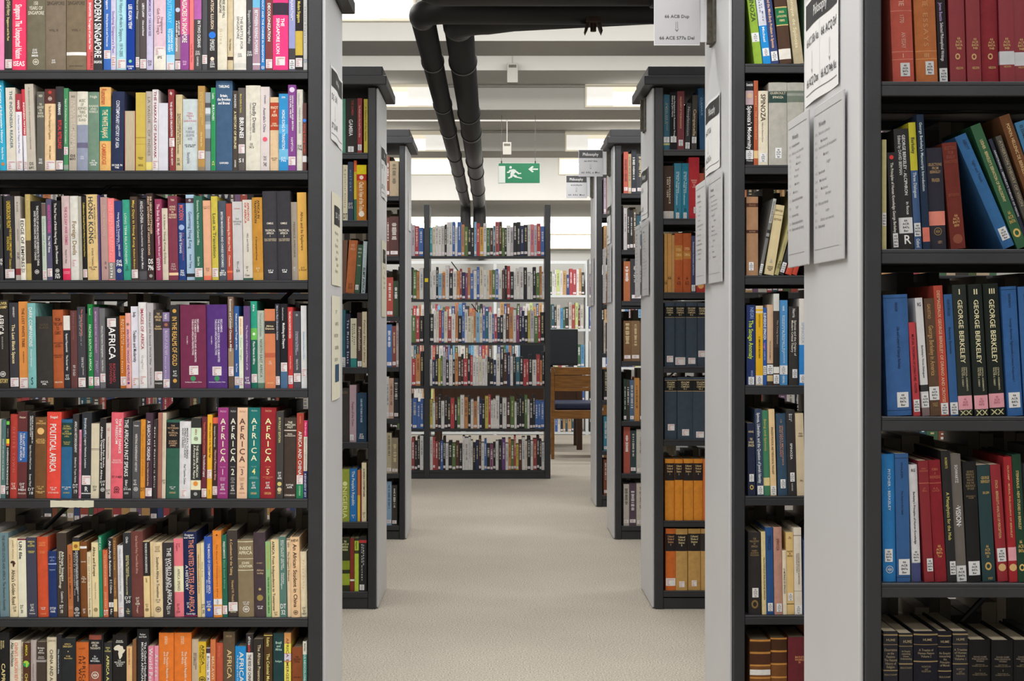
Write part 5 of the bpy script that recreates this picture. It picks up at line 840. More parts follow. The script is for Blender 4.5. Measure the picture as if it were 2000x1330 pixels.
~-539 15.7 210 0 a4ba3c##b|2c2e20|210.1|198.4;b|3a4020|160.5|147.8;v|3a4018|Nigeria|196|166|.5|.4
-515 30.4 214 0 2a2a2a#black book with a thin red band, beside the upright, bottom shelf, second left bookcase#b|b03a3c|201.0|189.8;v|e8e8e8|CAMEROON/BOLA AND HISTORY|188|39|.5|.4;k|26|4|.1|.7
@2RA 1.8063
~681 25.2 217 0 2a5f74##v|c8b878|Studies and Essays/in Renaissance|199|58|.5|.4;k|50|28|.05|.95;b|b8b878|25.2|17.7
708 28.3 225 0 222226#black book with two lines of white lettering, top shelf, third right bookcase#v|e8e8e8|New Perspectives on Renaissance Thought/Edited by John Henry|212|43|.5|.55;k|52|28|.1|.9
737 27.8 231 0 742630#dark red tall book, top shelf, third right bookcase#v|d8a878|PHILOSOPHY OF THE RENAISSANCE|209|83|.5|.25;k|39|15|.2|.8
~766 21.0 184 2 28282c##v|aaa|Neoplatonism|169|53|.5|.4;k|28|3|.1|.9
~791 21.7 215 1.5 3a3632##v|d0b890|Campanella|159|53|.5|.5;k|50|25|.1|.9
820 23.6 242 -2 2f5578#tall steel blue book, top shelf, third right bookcase#v|8aa8c0|CUSANUS|205|134|.5|.3
@2RB 1.5354
689 40.9 208 0 46372f#brown book with a broad white foot, second shelf, third right bookcase#v|d8ccb8|RENAISSANCE/1400 - 1600|164|58|.5|.4;b|c8c4c0|28.8|0.0
725 27.8 218 0 2a7a94#teal blue book, the left of two matching volumes, second shelf, third right bookcase#v|d8ecf0|Charles Trinkaus/In Our Image and Likeness|184|53|.5|.45;h|1a3a4a|I|40|28|.5|.2;k|23|0|.25|.7
754 27.8 218 0 2a7a94#teal blue book, the right of two matching volumes, second shelf, third right bookcase#v|d8ecf0|Charles Trinkaus/In Our Image and Likeness|184|53|.5|.45;h|1a3a4a|II|40|28|.5|.3;k|23|0|.25|.7
789 40.9 241 0 b02f38#red book titled Renaissance Thought And Letters, second shelf, third right bookcase#h|e8b8a8|RENAISSANCE/THOUGHT/AND/LETTERS|154|119|.5|.55;k|45|20|.45|.8
~820 19.2 179 0 a4482c##
@2RC 1.2449
~678 12.1 231 0 c4904c##h|3a2c18|66|46|31
~693 15.1 231 0 c8924e##h|3a2c18|66|64|51
~707 11.1 226 0 bc8a54##
729 31.3 233 0 b45a30#orange brown volume with gilt panel, the left of a pair, third shelf, third right bookcase#b|bc803c|185.2|127.2;h|e0b878|OPERA/OMNIA|178|137|.5|.7;h|4a2418|66/ACR|67|26|.5|.5
762 32.3 233 0 b25a32#orange brown volume with gilt lettering, the right of a pair, third shelf, third right bookcase#b|b87a3e|162.5|132.2;h|e0b878|OPERA/OMNIA|183|137|.5|.7;h|4a2418|66/ACR|67|26|.5|.5
~787 16.1 223 0 3a3c60##v|ccd|Renaissance Humanism and Science|198|67|.5|.3;k|29|4|.05|.95
815 34.8 200 0 b03a34#bright red book, third shelf, third right bookcase#d|d8a060|26|12.1
@2RD 0.9530
693 38.4 251 0 3c4856#first slate grey folio volume with black title panel, fourth shelf, third right bookcase#b|1f1f21|237.2|195.3;b|b09868|193.8|192.3;h|c8b890|ERASMI/OPERA/OMNIA/I-4|233|199|.5|.7;s|42|17|.2|.85
735 42.9 251 0 3a4654#second slate grey folio volume with black title panel, fourth shelf, third right bookcase#b|1f1f21|237.2|195.3;b|b09868|193.8|192.3;h|c8b890|ERASMI/OPERA/OMNIA/II-1|233|199|.5|.7;s|36|6|.05|.98
779 42.9 251 0 3c4856#third slate grey folio volume with black title panel, fourth shelf, third right bookcase#b|1f1f21|237.2|195.3;b|b09868|193.8|192.3;h|c8b890|ERASMI/OPERA/OMNIA/II-2|233|199|.5|.7;s|34|10|.2|.85
823 42.4 251 0 3a4552#fourth slate grey folio volume with black title panel, fourth shelf, third right bookcase#b|1f1f21|237.2|195.3;b|b09868|193.8|192.3;h|c8b890|ERASMI/OPERA/OMNIA|233|203|.5|.7;s|62|37|.1|.7
@2RE 0.6660
698 48.4 244 0 3a4653#first wide slate folio volume with black title panel, fifth shelf, third right bookcase#b|1f1f21|230.6|191.3;b|b09868|233.2|231.1;b|b09868|190.8|188.8;h|c8b890|ERASMI/OPERA/OMNIA/IV-1|228|194|.5|.65;s|60|35|.25|.8
754 60.6 246 0 3a4653#second wide slate folio volume with black title panel, fifth shelf, third right bookcase#b|1f1f21|232.2|191.3;b|b09868|234.7|232.7;b|b09868|190.8|188.8;h|c8b890|ERASMI/OPERA/OMNIA/V-1|229|194|.5|.55;s|40|15|.3|.75
815 60.6 246 0 3a4653#third wide slate folio volume with black title panel, fifth shelf, third right bookcase#b|1f1f21|232.2|191.3;b|b09868|234.7|232.7;b|b09868|190.8|188.8;h|c8b890|ERASMI/OPERA/OMNIA/VI-1|229|194|.5|.55;s|31|7|.2|.7
@2RF 0.3473
694 36.8 242 0 c4802e#orange volume with black panel, first of five, sixth shelf, third right bookcase#b|242022|224.6|156.5;h|d8b080|Collected/Works of/Erasmus/1|220|177|.5|.65
729 31.3 242 0 c47e2c#orange volume with black panel, second of five, sixth shelf, third right bookcase#b|242022|224.6|159.0;h|d8b080|Collected/Works of/Erasmus/2|220|177|.5|.65
767 38.4 242 0 c4802e#orange volume with black panel, third of five, sixth shelf, third right bookcase#b|242022|224.6|156.5;h|d8b080|Collected/Works of/Erasmus/3|220|177|.5|.65
806 35.8 242 0 c27c2c#orange volume with black panel, fourth of five, sixth shelf, third right bookcase#b|242022|224.6|156.5;h|d8b080|Collected/Works of/Erasmus/4|220|177|.5|.65
~841 32.8 242 0 b8602a##
@2RG 0.0720
697 39.0 244 0 b8602a#burnt orange volume with black panel beside tan ones, bottom shelf, third right bookcase#b|242022|222.7|154.4;h|b88860|Collected/Works of/Erasmus/II|218|175|.5|.65;s|48|18|.02|.98
740 45.6 243 0 ae8a52#first tan volume with black panel, bottom shelf, third right bookcase#b|242022|220.2|154.4;h|d8c090|Collected/Works of/Erasmus/III|215|172|.5|.6;s|36|13|.3|.75
790 48.6 243 0 ac8850#second tan volume with black panel, bottom shelf, third right bookcase#b|242022|222.7|154.4;h|d8c090|Collected/Works of/Erasmus/IV|218|175|.5|.6;s|39|16|.3|.7
~838 43.5 243 0 ac8850##b|242022|222.7|154.4'''

CASES = {'0R': (2.44, 1), '1R': (3.79, 1), '1L': (3.85, -1), '2R': (5.63, 1), '2L': (5.63, -1)}
UPW = {'0R': .0265, '1R': .0305, '2R': .033, '1L': .0355, '2L': .0305, '3L': .027, '3R': .03, '4R': .031}
XIN = {-1: -.463, 1: .634}        # inner (aisle) face of the dark uprights
FILL = {}                         # shelf -> how far the counted books reach
key = None
for ln in DATA.strip().split('\n'):
    if ln[0] == '@':
        key, z = ln[1:].split(); zsh = float(z); FILL[key] = [zsh, 9., -9.]; continue
    stuff = ln[0] == '~'
    hd, label, its = ln.lstrip('~').split('#')
    p = hd.split()
    X, w, h, tilt = float(p[0])/1000, float(p[1])/1000, float(p[2])/1000, float(p[3])
    pages = p[5][1:] if len(p) > 5 else None
    zc = CASES[key[:2]][0]
    items = [i.split('|') for i in its.split(';') if i]
    GAIN = {'D': 1.05, 'E': 1.2, 'F': 1.42, 'G': 1.42}.get(key[2], 1.) if key[0] != '0' else {'A': .68, 'B': .84, 'C': .92, 'D': .95, 'E': .6}.get(key[2], 1.)  # shelf light put into the book colours: lower rows lightened, nearest case darkened
    CALL = {'1R': 'S77a', '2R': 'E7'}.get(key[:2], 'B47a')
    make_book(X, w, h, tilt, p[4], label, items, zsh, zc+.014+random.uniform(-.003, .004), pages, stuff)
    FILL[key][1] = min(FILL[key][1], X-w/2-abs(math.sin(math.radians(tilt)))*h*.5)
    FILL[key][2] = max(FILL[key][2], X+w/2+abs(math.sin(math.radians(tilt)))*h*.5)

GAIN = 1.
# ------------------------------------------------------------------ bookcases
STD = [1.803, 1.532, 1.24, .95, .655, .342, .068]
def shelf_levels(code, extra):
    ks = sorted((k for k in FILL if k[:2] == code), key=lambda k: -FILL[k][0])
    z = [FILL[k][0] for k in ks]
    return extra + z
def bookcase(code, side, zc, label, levels, width=1.0, depth=.45, cornice=True):
    xi = XIN[side]; xo = xi+side*width; uw = UPW[code]
    root = thing('bookcase', label, 'bookcase', ((xi+xo)/2, zc+depth/2, 0), 'double sided steel bookcases along the aisle')
    def S(a, b): return (min(a, b), max(a, b))
    top = 2.05
    for x in (xi, xo-side*uw):
        for y in (zc, zc+depth-.05):
            a, b = S(x, x+side*uw)
            MB().box(a, b, y, y+.05, 0, top).build('upright', M['steel'], root, bevel=.003)
    # end panel, laminate with a rounded front edge
    a, b = S(xi-side*.0003, xi-side*.0102)
    MB().box(a, b, zc+.012, zc+depth-.006, .004, top).build('end_panel', M['panel'], root, bevel=.0045, seg=3)
    a, b = S(xi+side*(uw+.0004), xo-side*(uw+.0004))
    for z in levels:
        for yf, s in ((zc+.002, 1), (zc+depth-.002, -1)):
            mb = MB()
            y0, y1 = S(yf, yf+s*.215); mb.box(a, b, y0, y1, z-.007, z)
            y0, y1 = S(yf, yf+s*.012); mb.box(a, b, y0, y1, z-.0245, z-.0068)
            y0, y1 = S(yf+s*.2, yf+s*.212); mb.box(a, b, y0, y1, z-.02, z-.0068)
            mb.build('shelf', M['steel'], root, bevel=.0012, seg=1)
    MB().box(a, b, zc+.006, zc+depth-.006, 0, .043).build('plinth', M['steel'], root, bevel=.002)
    # sway braces in the middle of the carcass
    ym = zc+depth/2
    for z0, z1 in ((levels[-1]+.3, levels[-1]+1.2), (levels[-1]+1.15, 1.98)):
        mb = MB(); mb.tube([(a+.02, ym, z0 if side < 0 else z0), (b-.02, ym, z1)], .006, 8); mb.build('sway_brace', M['steel'], root)
    if cornice:
        c0, c1 = S(xi-side*.045, xo); d0, d1 = S(xi-side*.028, xo)
        mb = MB(); mb.box(c0, c1, zc-.03, zc+depth+.03, 2.055, 2.092); mb.box(d0, d1, zc-.008, zc+depth+.008, 2.0925, 2.132)
        mb.build('cornice', M['steel'], root, bevel=.004)
    return root

PAL = ['8a4a30', 'b5a080', '2c3440', '26262a', 'c8c0b4', '3a3632', '6a2a30', '2a5a6c', 'd0ccc8', 'a84434', '4a5a34', '2f4a80', 'c89858', '7a5a80', '1f2540', 'b03a44', '5a4a40', 'd8d4d0', '3f6a4a', 'c87840']
def fill_row(x0, x1, y, z, hmax=.25, pal=PAL, back=False, wmin=.016, wmax=.036, hmin=.17, deep=.15, dark=1.):
    x = x0
    while x < x1-wmin:
        w = min(random.uniform(wmin, wmax), x1-x)
        h = min(random.uniform(hmin, hmin+.07), hmax)
        c = random.choice(['857a68', '6b6152', '9a8f7c', '3a342e', '4a4438']) if back else random.choice(pal)
        stuff_book(x+.0004, x+w-.0006, y, deep+random.uniform(-.02, .01) if not back else deep, z+.0006, h, c, back=back)
        x += w
def backs(code, side, zc, levels, xlim, depth=.45):
    """the books of the other face, their fore-edges towards the camera"""
    xi = XIN[side]
    a = xi+side*(UPW[code]+.002); b = xlim
    for z, zup in zip(levels, [2.05]+levels[:-1]):
        fill_row(min(a, b), max(a, b), zc+depth-.165, z, hmax=zup-z-.03, back=True, hmin=.2)

L1 = shelf_levels('1L', []); L0 = shelf_levels('0R', [1.815])+[.068]; LR1 = shelf_levels('1R', [])
LR2 = shelf_levels('2R', []); LL2 = shelf_levels('2L', [])
LR1[-1] = FILL['1RG'][0]
bookcase('1L', -1, 3.85, 'tall charcoal steel bookcase of history books filling the left of the view', L1, width=1.05)
bookcase('0R', 1, 2.44, 'charcoal bookcase at the right edge, closest to the viewer', L0, width=.95)
bookcase('1R', 1, 3.79, 'charcoal bookcase on the right just behind the closest one', LR1)
bookcase('2R', 1, 5.63, 'charcoal bookcase on the right holding slate and orange folio volumes', LR2)
bookcase('2L', -1, 5.63, 'charcoal bookcase on the left showing a narrow strip of books past the first panel', LL2, width=1.62)
backs('1L', -1, 3.85, L1, -1.47); backs('0R', 1, 2.44, L0, 1.5); backs('1R', 1, 3.79, LR1, 1.3)
backs('2R', 1, 5.63, LR2, 1.3); backs('2L', -1, 5.63, LL2, -2.04)
# shelves beyond the counted books
for k, (z, x0, x1) in FILL.items():
    zc, side = CASES[k[:2]]
    zup = min([q for q in {'1L': L1, '0R': L0, '1R': LR1, '2R': LR2, '2L': LL2}[k[:2]] if q > z+.01]+[2.05])
    if side < 0:
        end = -1.47 if k[:2] == '1L' else -2.04
        if x0 > end: fill_row(end, x0-.002, zc+.014, z, hmax=zup-z-.035)
    else:
        end = 1.5 if k[:2] == '0R' else 1.35
        if x1 < end: fill_row(x1+.002, end, zc+.014, z, hmax=zup-z-.035)

fill_row(.666, 1.5, 2.454, .068, hmin=.2); fill_row(.666, 1.5, 2.454, 1.815, hmin=.17, hmax=.2)

# the bookcases farther down the aisle: (pixel x0, x1, top, colour) per shelf as seen, turned into widths on the shelf
def px_row(zc, zrow, lst):
    k = (zc+.014)/2800
    for x0, x1, top, col, *t in lst:
        stuff_book((x0-964)*k, (x1-964)*k-.0008, zc+.014, .14, zrow+.0006, EYE+(633-top)*k-zrow, col, tilt=t[0] if t else 0)
Z3 = [1.786, 1.474, 1.16, .897, .628, .343, .072]
bookcase('3L', -1, 7.45, 'charcoal bookcase on the left, third from the viewer', Z3, width=1.6)
r3l = [[(740, 755, 306, '2c3440'), (755, 761, 304, '8a4a30'), (761, 779, 314, 'b5a080')], [(740, 755, 424, '6a3a34'), (755, 761, 424, '6a3a34'), (761, 779, 422, '5a3430')],
       [(740, 755, 545, '35452f'), (755, 768, 541, 'b04030'), (768, 779, 548, '35452f')], [(740, 755, 630, 'c8c0b4'), (755, 766, 633, '3a68a8'), (766, 774, 636, '8a4038'), (774, 779, 630, 'b8a8a8')],
       [(740, 755, 735, '26262a'), (755, 760, 735, 'd0ccc8'), (760, 769, 738, 'c8a088'), (769, 779, 738, '2c2c34')], [(740, 755, 845, '9a8a70'), (755, 765, 845, 'b8ac8c'), (765, 778, 855, '9a8a70')],
       [(740, 755, 945, '3a3632'), (755, 765, 940, '8ab0d0'), (765, 776, 947, '3a3632')]]
for z, r in zip(Z3, r3l): px_row(7.45, z, r)
Z3R = [1.80, 1.506, 1.24, .927, .615, .343, .07]
bookcase('3R', 1, 7.45, 'charcoal bookcase on the right, behind the one holding folio volumes', Z3R)
r3r = [[(1218, 1227, 296, 'd05a44'), (1227, 1233, 300, 'c8a878'), (1233, 1243, 292, '2c3440'), (1243, 1262, 300, '40424a')],
       [(1218, 1225, 406, 'c4c0c4'), (1225, 1230, 408, '3a3632'), (1230, 1237, 410, '2c2a28'), (1237, 1243, 408, '5a4a34'), (1243, 1262, 420, '2a5a6c')],
       [(1218, 1231, 510, 'b8642c'), (1231, 1262, 505, '36343a')], [(1218, 1233, 626, '7a5430'), (1233, 1250, 626, '80603c'), (1250, 1262, 630, '6a4a30')],
       [(1218, 1224, 740, '1f3a34'), (1224, 1230, 741, '3a3632'), (1230, 1239, 742, '4a6a8c'), (1239, 1249, 738, 'cc8a30'), (1249, 1262, 742, '6a4a30')],
       [(1218, 1231, 833, 'b04a38'), (1231, 1243, 840, '2a4044'), (1243, 1262, 838, 'c8c4b8')], [(1218, 1229, 945, 'c4bcb0'), (1229, 1243, 943, '5a4654'), (1243, 1262, 943, 'ccc4b4')]]
for z, r in zip(Z3R, r3r): px_row(7.45, z, r)
Z4R = [1.795, 1.525, 1.24, .94, .65, .342, .07]
bookcase('4R', 1, 8.78, 'charcoal bookcase on the right, farthest along the aisle', Z4R)
r4 = [[(1179, 1184, 347, 'b0a0b0'), (1184, 1200, 345, '8a4a44')], [(1179, 1185, 440, 'c89858'), (1185, 1200, 440, '2c2a28')], [(1179, 1187, 535, '8a5a40'), (1187, 1200, 540, '3a3632')],
      [(1179, 1183, 625, 'd0c8b8'), (1183, 1200, 630, '4a3a34')], [(1179, 1188, 722, '2a2a2e'), (1188, 1200, 722, '3a3632')], [(1179, 1187, 813, '2a8aa8'), (1187, 1200, 815, '5a4a40')], [(1179, 1187, 897, '8a4a2c'), (1187, 1200, 900, '3a3632')]]
for z, r in zip(Z4R, r4): px_row(8.78, z, r)
backs('3L', -1, 7.45, Z3, -1.2); backs('3R', 1, 7.45, Z3R, 1.0)

# end-of-aisle bookcase, open backed, facing the camera
def end_case():
    global SAT
    SAT = .82
    y = 10.38; posts = [-1.42, -.504, .372]; z = [1.613, 1.30, .986, .673, .362, .062]
    root = thing('bookcase', 'open backed charcoal bookcase facing the viewer across the end of the aisle', 'bookcase', (-.5, y+.13, 0))
    for x in posts: MB().box(x, x+.04, y, y+.27, 0, 1.985).build('upright', M['steel'], root, bevel=.003)
    MB().box(posts[1]+.006, posts[1]+.03, y-.0006, y-.0002, 1.425, 1.452).build('yellow_sticker', M['yellow'], root)
    for i in range(2):
        a, b = posts[i]+.0405, posts[i+1]-.0005
        for zz in z:
            mb = MB(); mb.box(a, b, y+.004, y+.24, zz-.006, zz); mb.box(a, b, y+.004, y+.014, zz-.02, zz-.0058)
            mb.build('shelf', M['steel'], root, bevel=.001, seg=1)
        MB().box(a, b, y+.003, y+.25, 0, .041).build('plinth', M['steel'], root)
        for j in (0, 1, 3):
            mb = MB(); mb.tube([(a+.3*(j+1)*.5, y+.262, z[j]-.03), (a+.3*(j+1)*.5+.12, y+.262, z[j+1]+.12)], .004, 6); mb.build('sway_brace', M['steel'], root)
    cols = {
     0: 'TcwwWkwwbwbogkkSrYwGdtRdgkwlkknkwPlrb', 1: 'wwkSowkwORnmobwbcwcogbwDkrkwwwkwwkgow', 2: 'kwcrbcRwokbwccoScbtwbrnkwDowmknkylgrk',
     3: 'wnkyglkwkoBkrkrwwcwwkknwkdnwktkrrkwrok', 4: 'ywBkwkkrkgwokwownkyrwwwkwdgwkkkgwkkbbb', 5: 'wrRdbkwkgBkwwwwkndwbkmkwkpwogryBwckwRkkw'}
    P = dict(T='1f9aa8', c='d8ceb4', w='d8d6d4', W='c8c0bc', k='26262a', b='2c62b0', o='c8823c', g='5a7a3c', S='7ab4d8', r='b83038', R='a03a3c', Y='d8a028', y='c8b83c', G='2f6a4a', d='4a2c24', t='2a6a80', l='b8b0bc', n='1f2f5c', P='d8707c', D='5a3a30', O='d88a3c', m='8a3a6c', B='5a3424', p='6a3a80')
    rnd = random.Random(3)
    for r, zz in enumerate(z):
        for s, (a, b) in ((cols[r], (posts[1]+.042, posts[2]-.003)), (cols[r][7:], (posts[0]+.05, posts[1]-.004))):
            n = len(s); ws = [rnd.uniform(.7, 1.35) for _ in s]; k = (b-a)/sum(ws); x = a
            for c, w in zip(s, ws):
                h = rnd.uniform(.185, .25) if r else rnd.uniform(.205, .25)
                stuff_book(x+.0003, x+w*k-.0006, y+.016, rnd.uniform(.12, .16), zz+.0006, h, P[c], tilt=0)
                x += w*k
end_case()

# ------------------------------------------------------------------ white steel shelving at the back with its books
def back_shelving():
    y = 14.5; z = [1.415, 1.073, .685, .34, .03]; posts = [-1.9, -.95, 0., .93, 1.9]
    root = thing('steel_shelving', 'white steel shelving against the back, seen past the end bookcase', 'shelving', (0, y+.15, 0))
    for x in posts:
        mb = MB(); mb.box(x, x+.03, y, y+.03, 0, 1.76); mb.box(x, x+.03, y+.27, y+.3, 0, 1.76); mb.build('upright', M['white_steel'], root)
    for a, b in zip(posts, posts[1:]):
        for zz in z: MB().box(a+.0305, b-.0005, y+.002, y+.28, zz-.025, zz).build('shelf', M['white_steel'], root)
        MB().box(a+.0305, b-.0005, y+.002, y+.03, 1.73, 1.76).build('top_rail', M['white_steel'], root)
        for zz in z: fill_row(a+.04, b-.01, y+.015, zz, hmax=.27, hmin=.2, wmin=.02, wmax=.04, pal=PAL+['7ab4d8', 'd8d6d4', '4a90c0', 'e0dcd8', 'c8d87a', 'd8d6d4', 'b83038', '2c62b0'])
back_shelving()
tp = MB(); k = 3.85/2800; rd = random.Random(5)
zt, zb = EYE+(633-977.5)*k, EYE+(633-991)*k
xs = [(98+i*85/9-964)*k for i in range(10)]
for i in range(9):
    j = lambda: rd.uniform(-.0012, .0012)
    tp.quad((xs[i], 3.8508, zb+j()), (xs[i+1], 3.8508, zb+j()), (xs[i+1], 3.8508, zt+j()*.5), (xs[i], 3.8508, zt+j()*.5))
tag(tp.build('tape_strip', M['cream']), 'torn strip of cream tape on a shelf edge of the large left bookcase', 'tape')
so = STUFF.build('shelved_books', M['stuff'])
tag(so, 'small distant and half hidden books packing the farther bookcases and shelving', 'books', kind='stuff')

# ------------------------------------------------------------------ desk, monitor and chair beyond the end bookcase
def desk():
    r = thing('desk', 'plain desk under the monitor behind the end bookcase', 'desk', (.3, 13.0, 0))
    MB().box(-.55, .84, 12.72, 13.35, .69, .715).build('desk_top', M['desk'], r, bevel=.003)
    MB().box(-.47, .735, 12.77, 12.79, .4, .689).build('modesty_panel', M['darkwood'], r)
    for x in (-.5, .765):
        for y in (12.78, 13.25): MB().box(x-.025, x+.025, y-.025, y+.025, 0, .69).build('leg', M['darkwood'], r, bevel=.004)
desk()
def monitor():
    r = thing('computer_monitor', 'black flat screen monitor on the desk above the wooden chair', 'monitor', (.5, 13.05, .715))
    MB().box(.24, .765, 13.0, 13.03, .745, 1.075).build('casing', M['plastic'], r, bevel=.006)
    MB().box(.25, .755, 12.9975, 12.9995, .765, 1.065).build('screen', M['screen'], r)
    mb = MB(); mb.box(.48, .54, 13.03, 13.06, .73, .95); mb.box(.4, .62, 12.97, 13.15, .7155, .7285); mb.build('stand', M['plastic'], r, bevel=.003)
monitor()
def chair():
    x0, x1, yb, yf = .49, .93, 11.9, 12.34
    r = thing('wooden_chair', 'oak reading chair with a navy seat pad, its back turned to the viewer', 'chair', ((x0+x1)/2, (yb+yf)/2, 0))
    for x in (x0, x1):
        mb = MB(); mb.prism([(x-.014, 0), (x+.014, 0), (x+.016, .45), (x+.014, .762), (x-.014, .762), (x-.016, .45)], yb-.018, yb+.018); mb.build('leg', M['wood'], r, bevel=.004)
        mb = MB(); mb.prism([(x-.013, 0), (x+.013, 0), (x+.018, .43), (x-.018, .43)], yf-.018, yf+.018); mb.build('leg', M['wood'], r, bevel=.004)
    for nm, z0, z1, dy in (('top_rail', .7, .762, .004), ('backrest', .598, .695, 0), ('lower_rail', .565, .596, .004)):
        mb = MB(); n = 8; a, b = x0+.017, x1-.017
        for i in range(n):
            u0, u1 = i/n, (i+1)/n
            c = lambda u: yb-.012-.018*math.sin(math.pi*u)-dy
            xa, xb = a+(b-a)*u0, a+(b-a)*u1
            mb.add([(xa, c(u0), z0), (xb, c(u1), z0), (xb, c(u1)+.02, z0), (xa, c(u0)+.02, z0), (xa, c(u0), z1), (xb, c(u1), z1), (xb, c(u1)+.02, z1), (xa, c(u0)+.02, z1)],
                   [(0, 3, 2, 1), (4, 5, 6, 7), (0, 1, 5, 4), (2, 3, 7, 6), (0, 4, 7, 3), (1, 2, 6, 5)])
        mb.build(nm, M['wood'], r)
    MB().box(x0-.012, x1+.012, yb-.015, yf+.03, .335, .405).build('seat_frame', M['wood'], r, bevel=.004)
    MB().box(x0+.02, x1-.02, yb+.025, yf+.04, .4055, .465).build('seat_pad', M['seat'], r, bevel=.02, seg=3)
    for x in (x0, x1): MB().box(x-.01, x+.01, yb+.02, yf-.02, .16, .19).build('stretcher', M['wood'], r, bevel=.003)
chair()

# ------------------------------------------------------------------ notices, folders and projecting signs on the end panels
def text_block(mb, fn, lines, col):
    for (u0, u1, vm, hgt, t) in lines: fit_text(mb, t, fn, u0, u1, vm, hgt, hexc(col), 1.1)
def rect(mb, fn, u0, u1, v0, v1, col=None, n=1):
    for i in range(n):
        a, b = u0+(u1-u0)*i/n, u0+(u1-u0)*(i+1)/n
        mb.quad(fn(a, v0), fn(b, v0), fn(b, v1), fn(a, v1), col)
def panel_fn(side, y0, z0, off=0., curl=0.):
    """u runs to the reader's right, v up, on an end panel"""
    x = XIN[side]-side*.0104
    if side > 0: return lambda u, v, e=0.: (x-off-e-curl*math.sin(u*14)**2, y0-u, z0+v)
    return lambda u, v, e=0.: (x+off+e+curl*math.sin(u*14)**2, y0+u, z0+v)
def notice(side, zc, label, texts, dz=0.):
    y0 = zc+.425 if side > 0 else zc+.125
    W, Hh = .287, .207
    fn = panel_fn(side, y0, 1.552 if side > 0 else 1.635, .0012, .004)
    p = fn(W/2, Hh/2)
    r = thing('notice_sheet', label, 'notice', p, 'printed range notices on the end panels')
    mb = MB(); rect(mb, fn, 0, W, 0, Hh, n=12); mb.build('paper', M['paper'], r)
    fe = lambda e: (lambda u, v: fn(u, v, e))
    mb = MB(); rect(mb, fe(.0006), .012, W-.012, .15, Hh-.008, hexc('1c1c1e'), 12); mb.build('heading_bar', M['ink'], r)
    mb = MB(); fit_text(mb, texts[0], fe(.001), W/2-.05, W/2+.05, .174, .02, hexc('d8d8d8'), 1.1); mb.build('heading_lettering', M['ink'], r)
    mb = MB()
    for i, (a, b) in enumerate(texts[1:]):
        u = .02+i*(W/2-.01)
        fit_text(mb, a, fe(.0008), u, u+.115, .122, .016, hexc('4a4a4c'), 1.1); fit_text(mb, b, fe(.0008), u, u+.115, .042, .016, hexc('4a4a4c'), 1.1)
        c = u+.0575; k = hexc('8a8a8c')
        rect(mb, fe(.0008), c-.003, c-.002, .068, .1, k); rect(mb, fe(.0008), c+.002, c+.003, .068, .1, k)
        mb.add([fe(.0008)(c-.008, .068), fe(.0008)(c, .056), fe(.0008)(c+.008, .068), fe(.0008)(c, .062)], [(0, 1, 3), (1, 2, 3)], k)
    rect(mb, fe(.0008), .014, W-.014, .018, .0195, hexc('5a5a5c'), 8); rect(mb, fe(.0008), W/2-.0005, W/2+.0005, .02, .148, hexc('b0b0b0'))
    mb.build('printed_lettering', M['ink'], r)
def folder(zc, label):
    z0 = 1.235
    base = panel_fn(1, 0, z0)
    r = thing('index_folder', label, 'folder', (XIN[1]-.03, zc+.3, z0), 'grey index folders on the end panels')
    for k, (ya, yb, off) in enumerate(((zc+.318, zc+.085, .004), (zc+.51, zc+.322, .014))):
        w = ya-yb
        x1 = XIN[1]-.0104-off
        MB().box(x1-.004, x1, yb, ya, z0, z0+.3).build('leaf', M['holder'], r, bevel=.0015)
        fn = lambda u, v, ya=ya, x1=x1: (x1-.0046, ya-u, z0+v)
        mb = MB(); u = .016
        fit_text(mb, 'Philosophy', fn, u+.03, u+.085, .262, .008, hexc('5a5a5c'), 1.1)
        rect(mb, fn, .01, w-.012, .282, .2832, hexc('7a7a7c'))
        rd = random.Random(k+int(zc*100)); v = .245
        for i in range(13):
            fit_text(mb, '%d.%d' % (i//3, i % 3), fn, u, u+.018, v, .0045, hexc('77777a'), 1.1)
            fit_text(mb, rd.choice(['General works and history', 'Mediaeval', 'Individual philosophers', 'Logic', 'Modern', 'Ethics and morals', 'British schools', 'French', 'German']), fn, u+.028, u+.028+rd.uniform(.05, w-.07), v, .005, hexc('6a6a6c'), 1.1)
            v -= .0155 if rd.random() < .7 else .012
        rect(mb, fn, .01, w-.03, .026, .0268, hexc('7a7a7c'))
        mb.build('printed_list', M['ink'], r)
N0 = ('Philosophy', ('66 ACC U83a Vaa', '66 ACQ Dax'), ('66 ACQ Enf', '66 ACS P44a Neu'))
notice(1, 2.44, 'white Philosophy notice with two arrowed columns on the closest right end panel', N0)
folder(2.44, 'two leaf grey index folder below the notice on the closest right end panel')
notice(1, 3.79, 'curled white Philosophy notice on the second right end panel', ('Philosophy', ('66 ACE S77a Del', '66 ACC U83a Tro')))
folder(3.79, 'two leaf grey index folder on the second right end panel')
notice(1, 5.63, 'white Philosophy notice on the end panel beside the folio volumes', ('Philosophy', ('66 ACA', '66 ACB')))
folder(5.63, 'two leaf grey index folder on the end panel beside the folio volumes')
notice(1, 7.45, 'white notice on the right end panel behind the folio bookcase', ('Philosophy', ('66 AAY Gra', '66 ABL Mac')))
folder(7.45, 'grey index folder on the right end panel behind the folio bookcase')
folder(8.78, 'grey index folder on the farthest right end panel')
notice(-1, 3.85, 'white notice with a black heading high on the left end panel', ('Institute of Commonwealth', ('DS 501', 'DT 20 AFR')))
notice(-1, 5.63, 'white notice on the second left end panel', ('Institute of Commonwealth', ('DT 20', 'DT 515')))
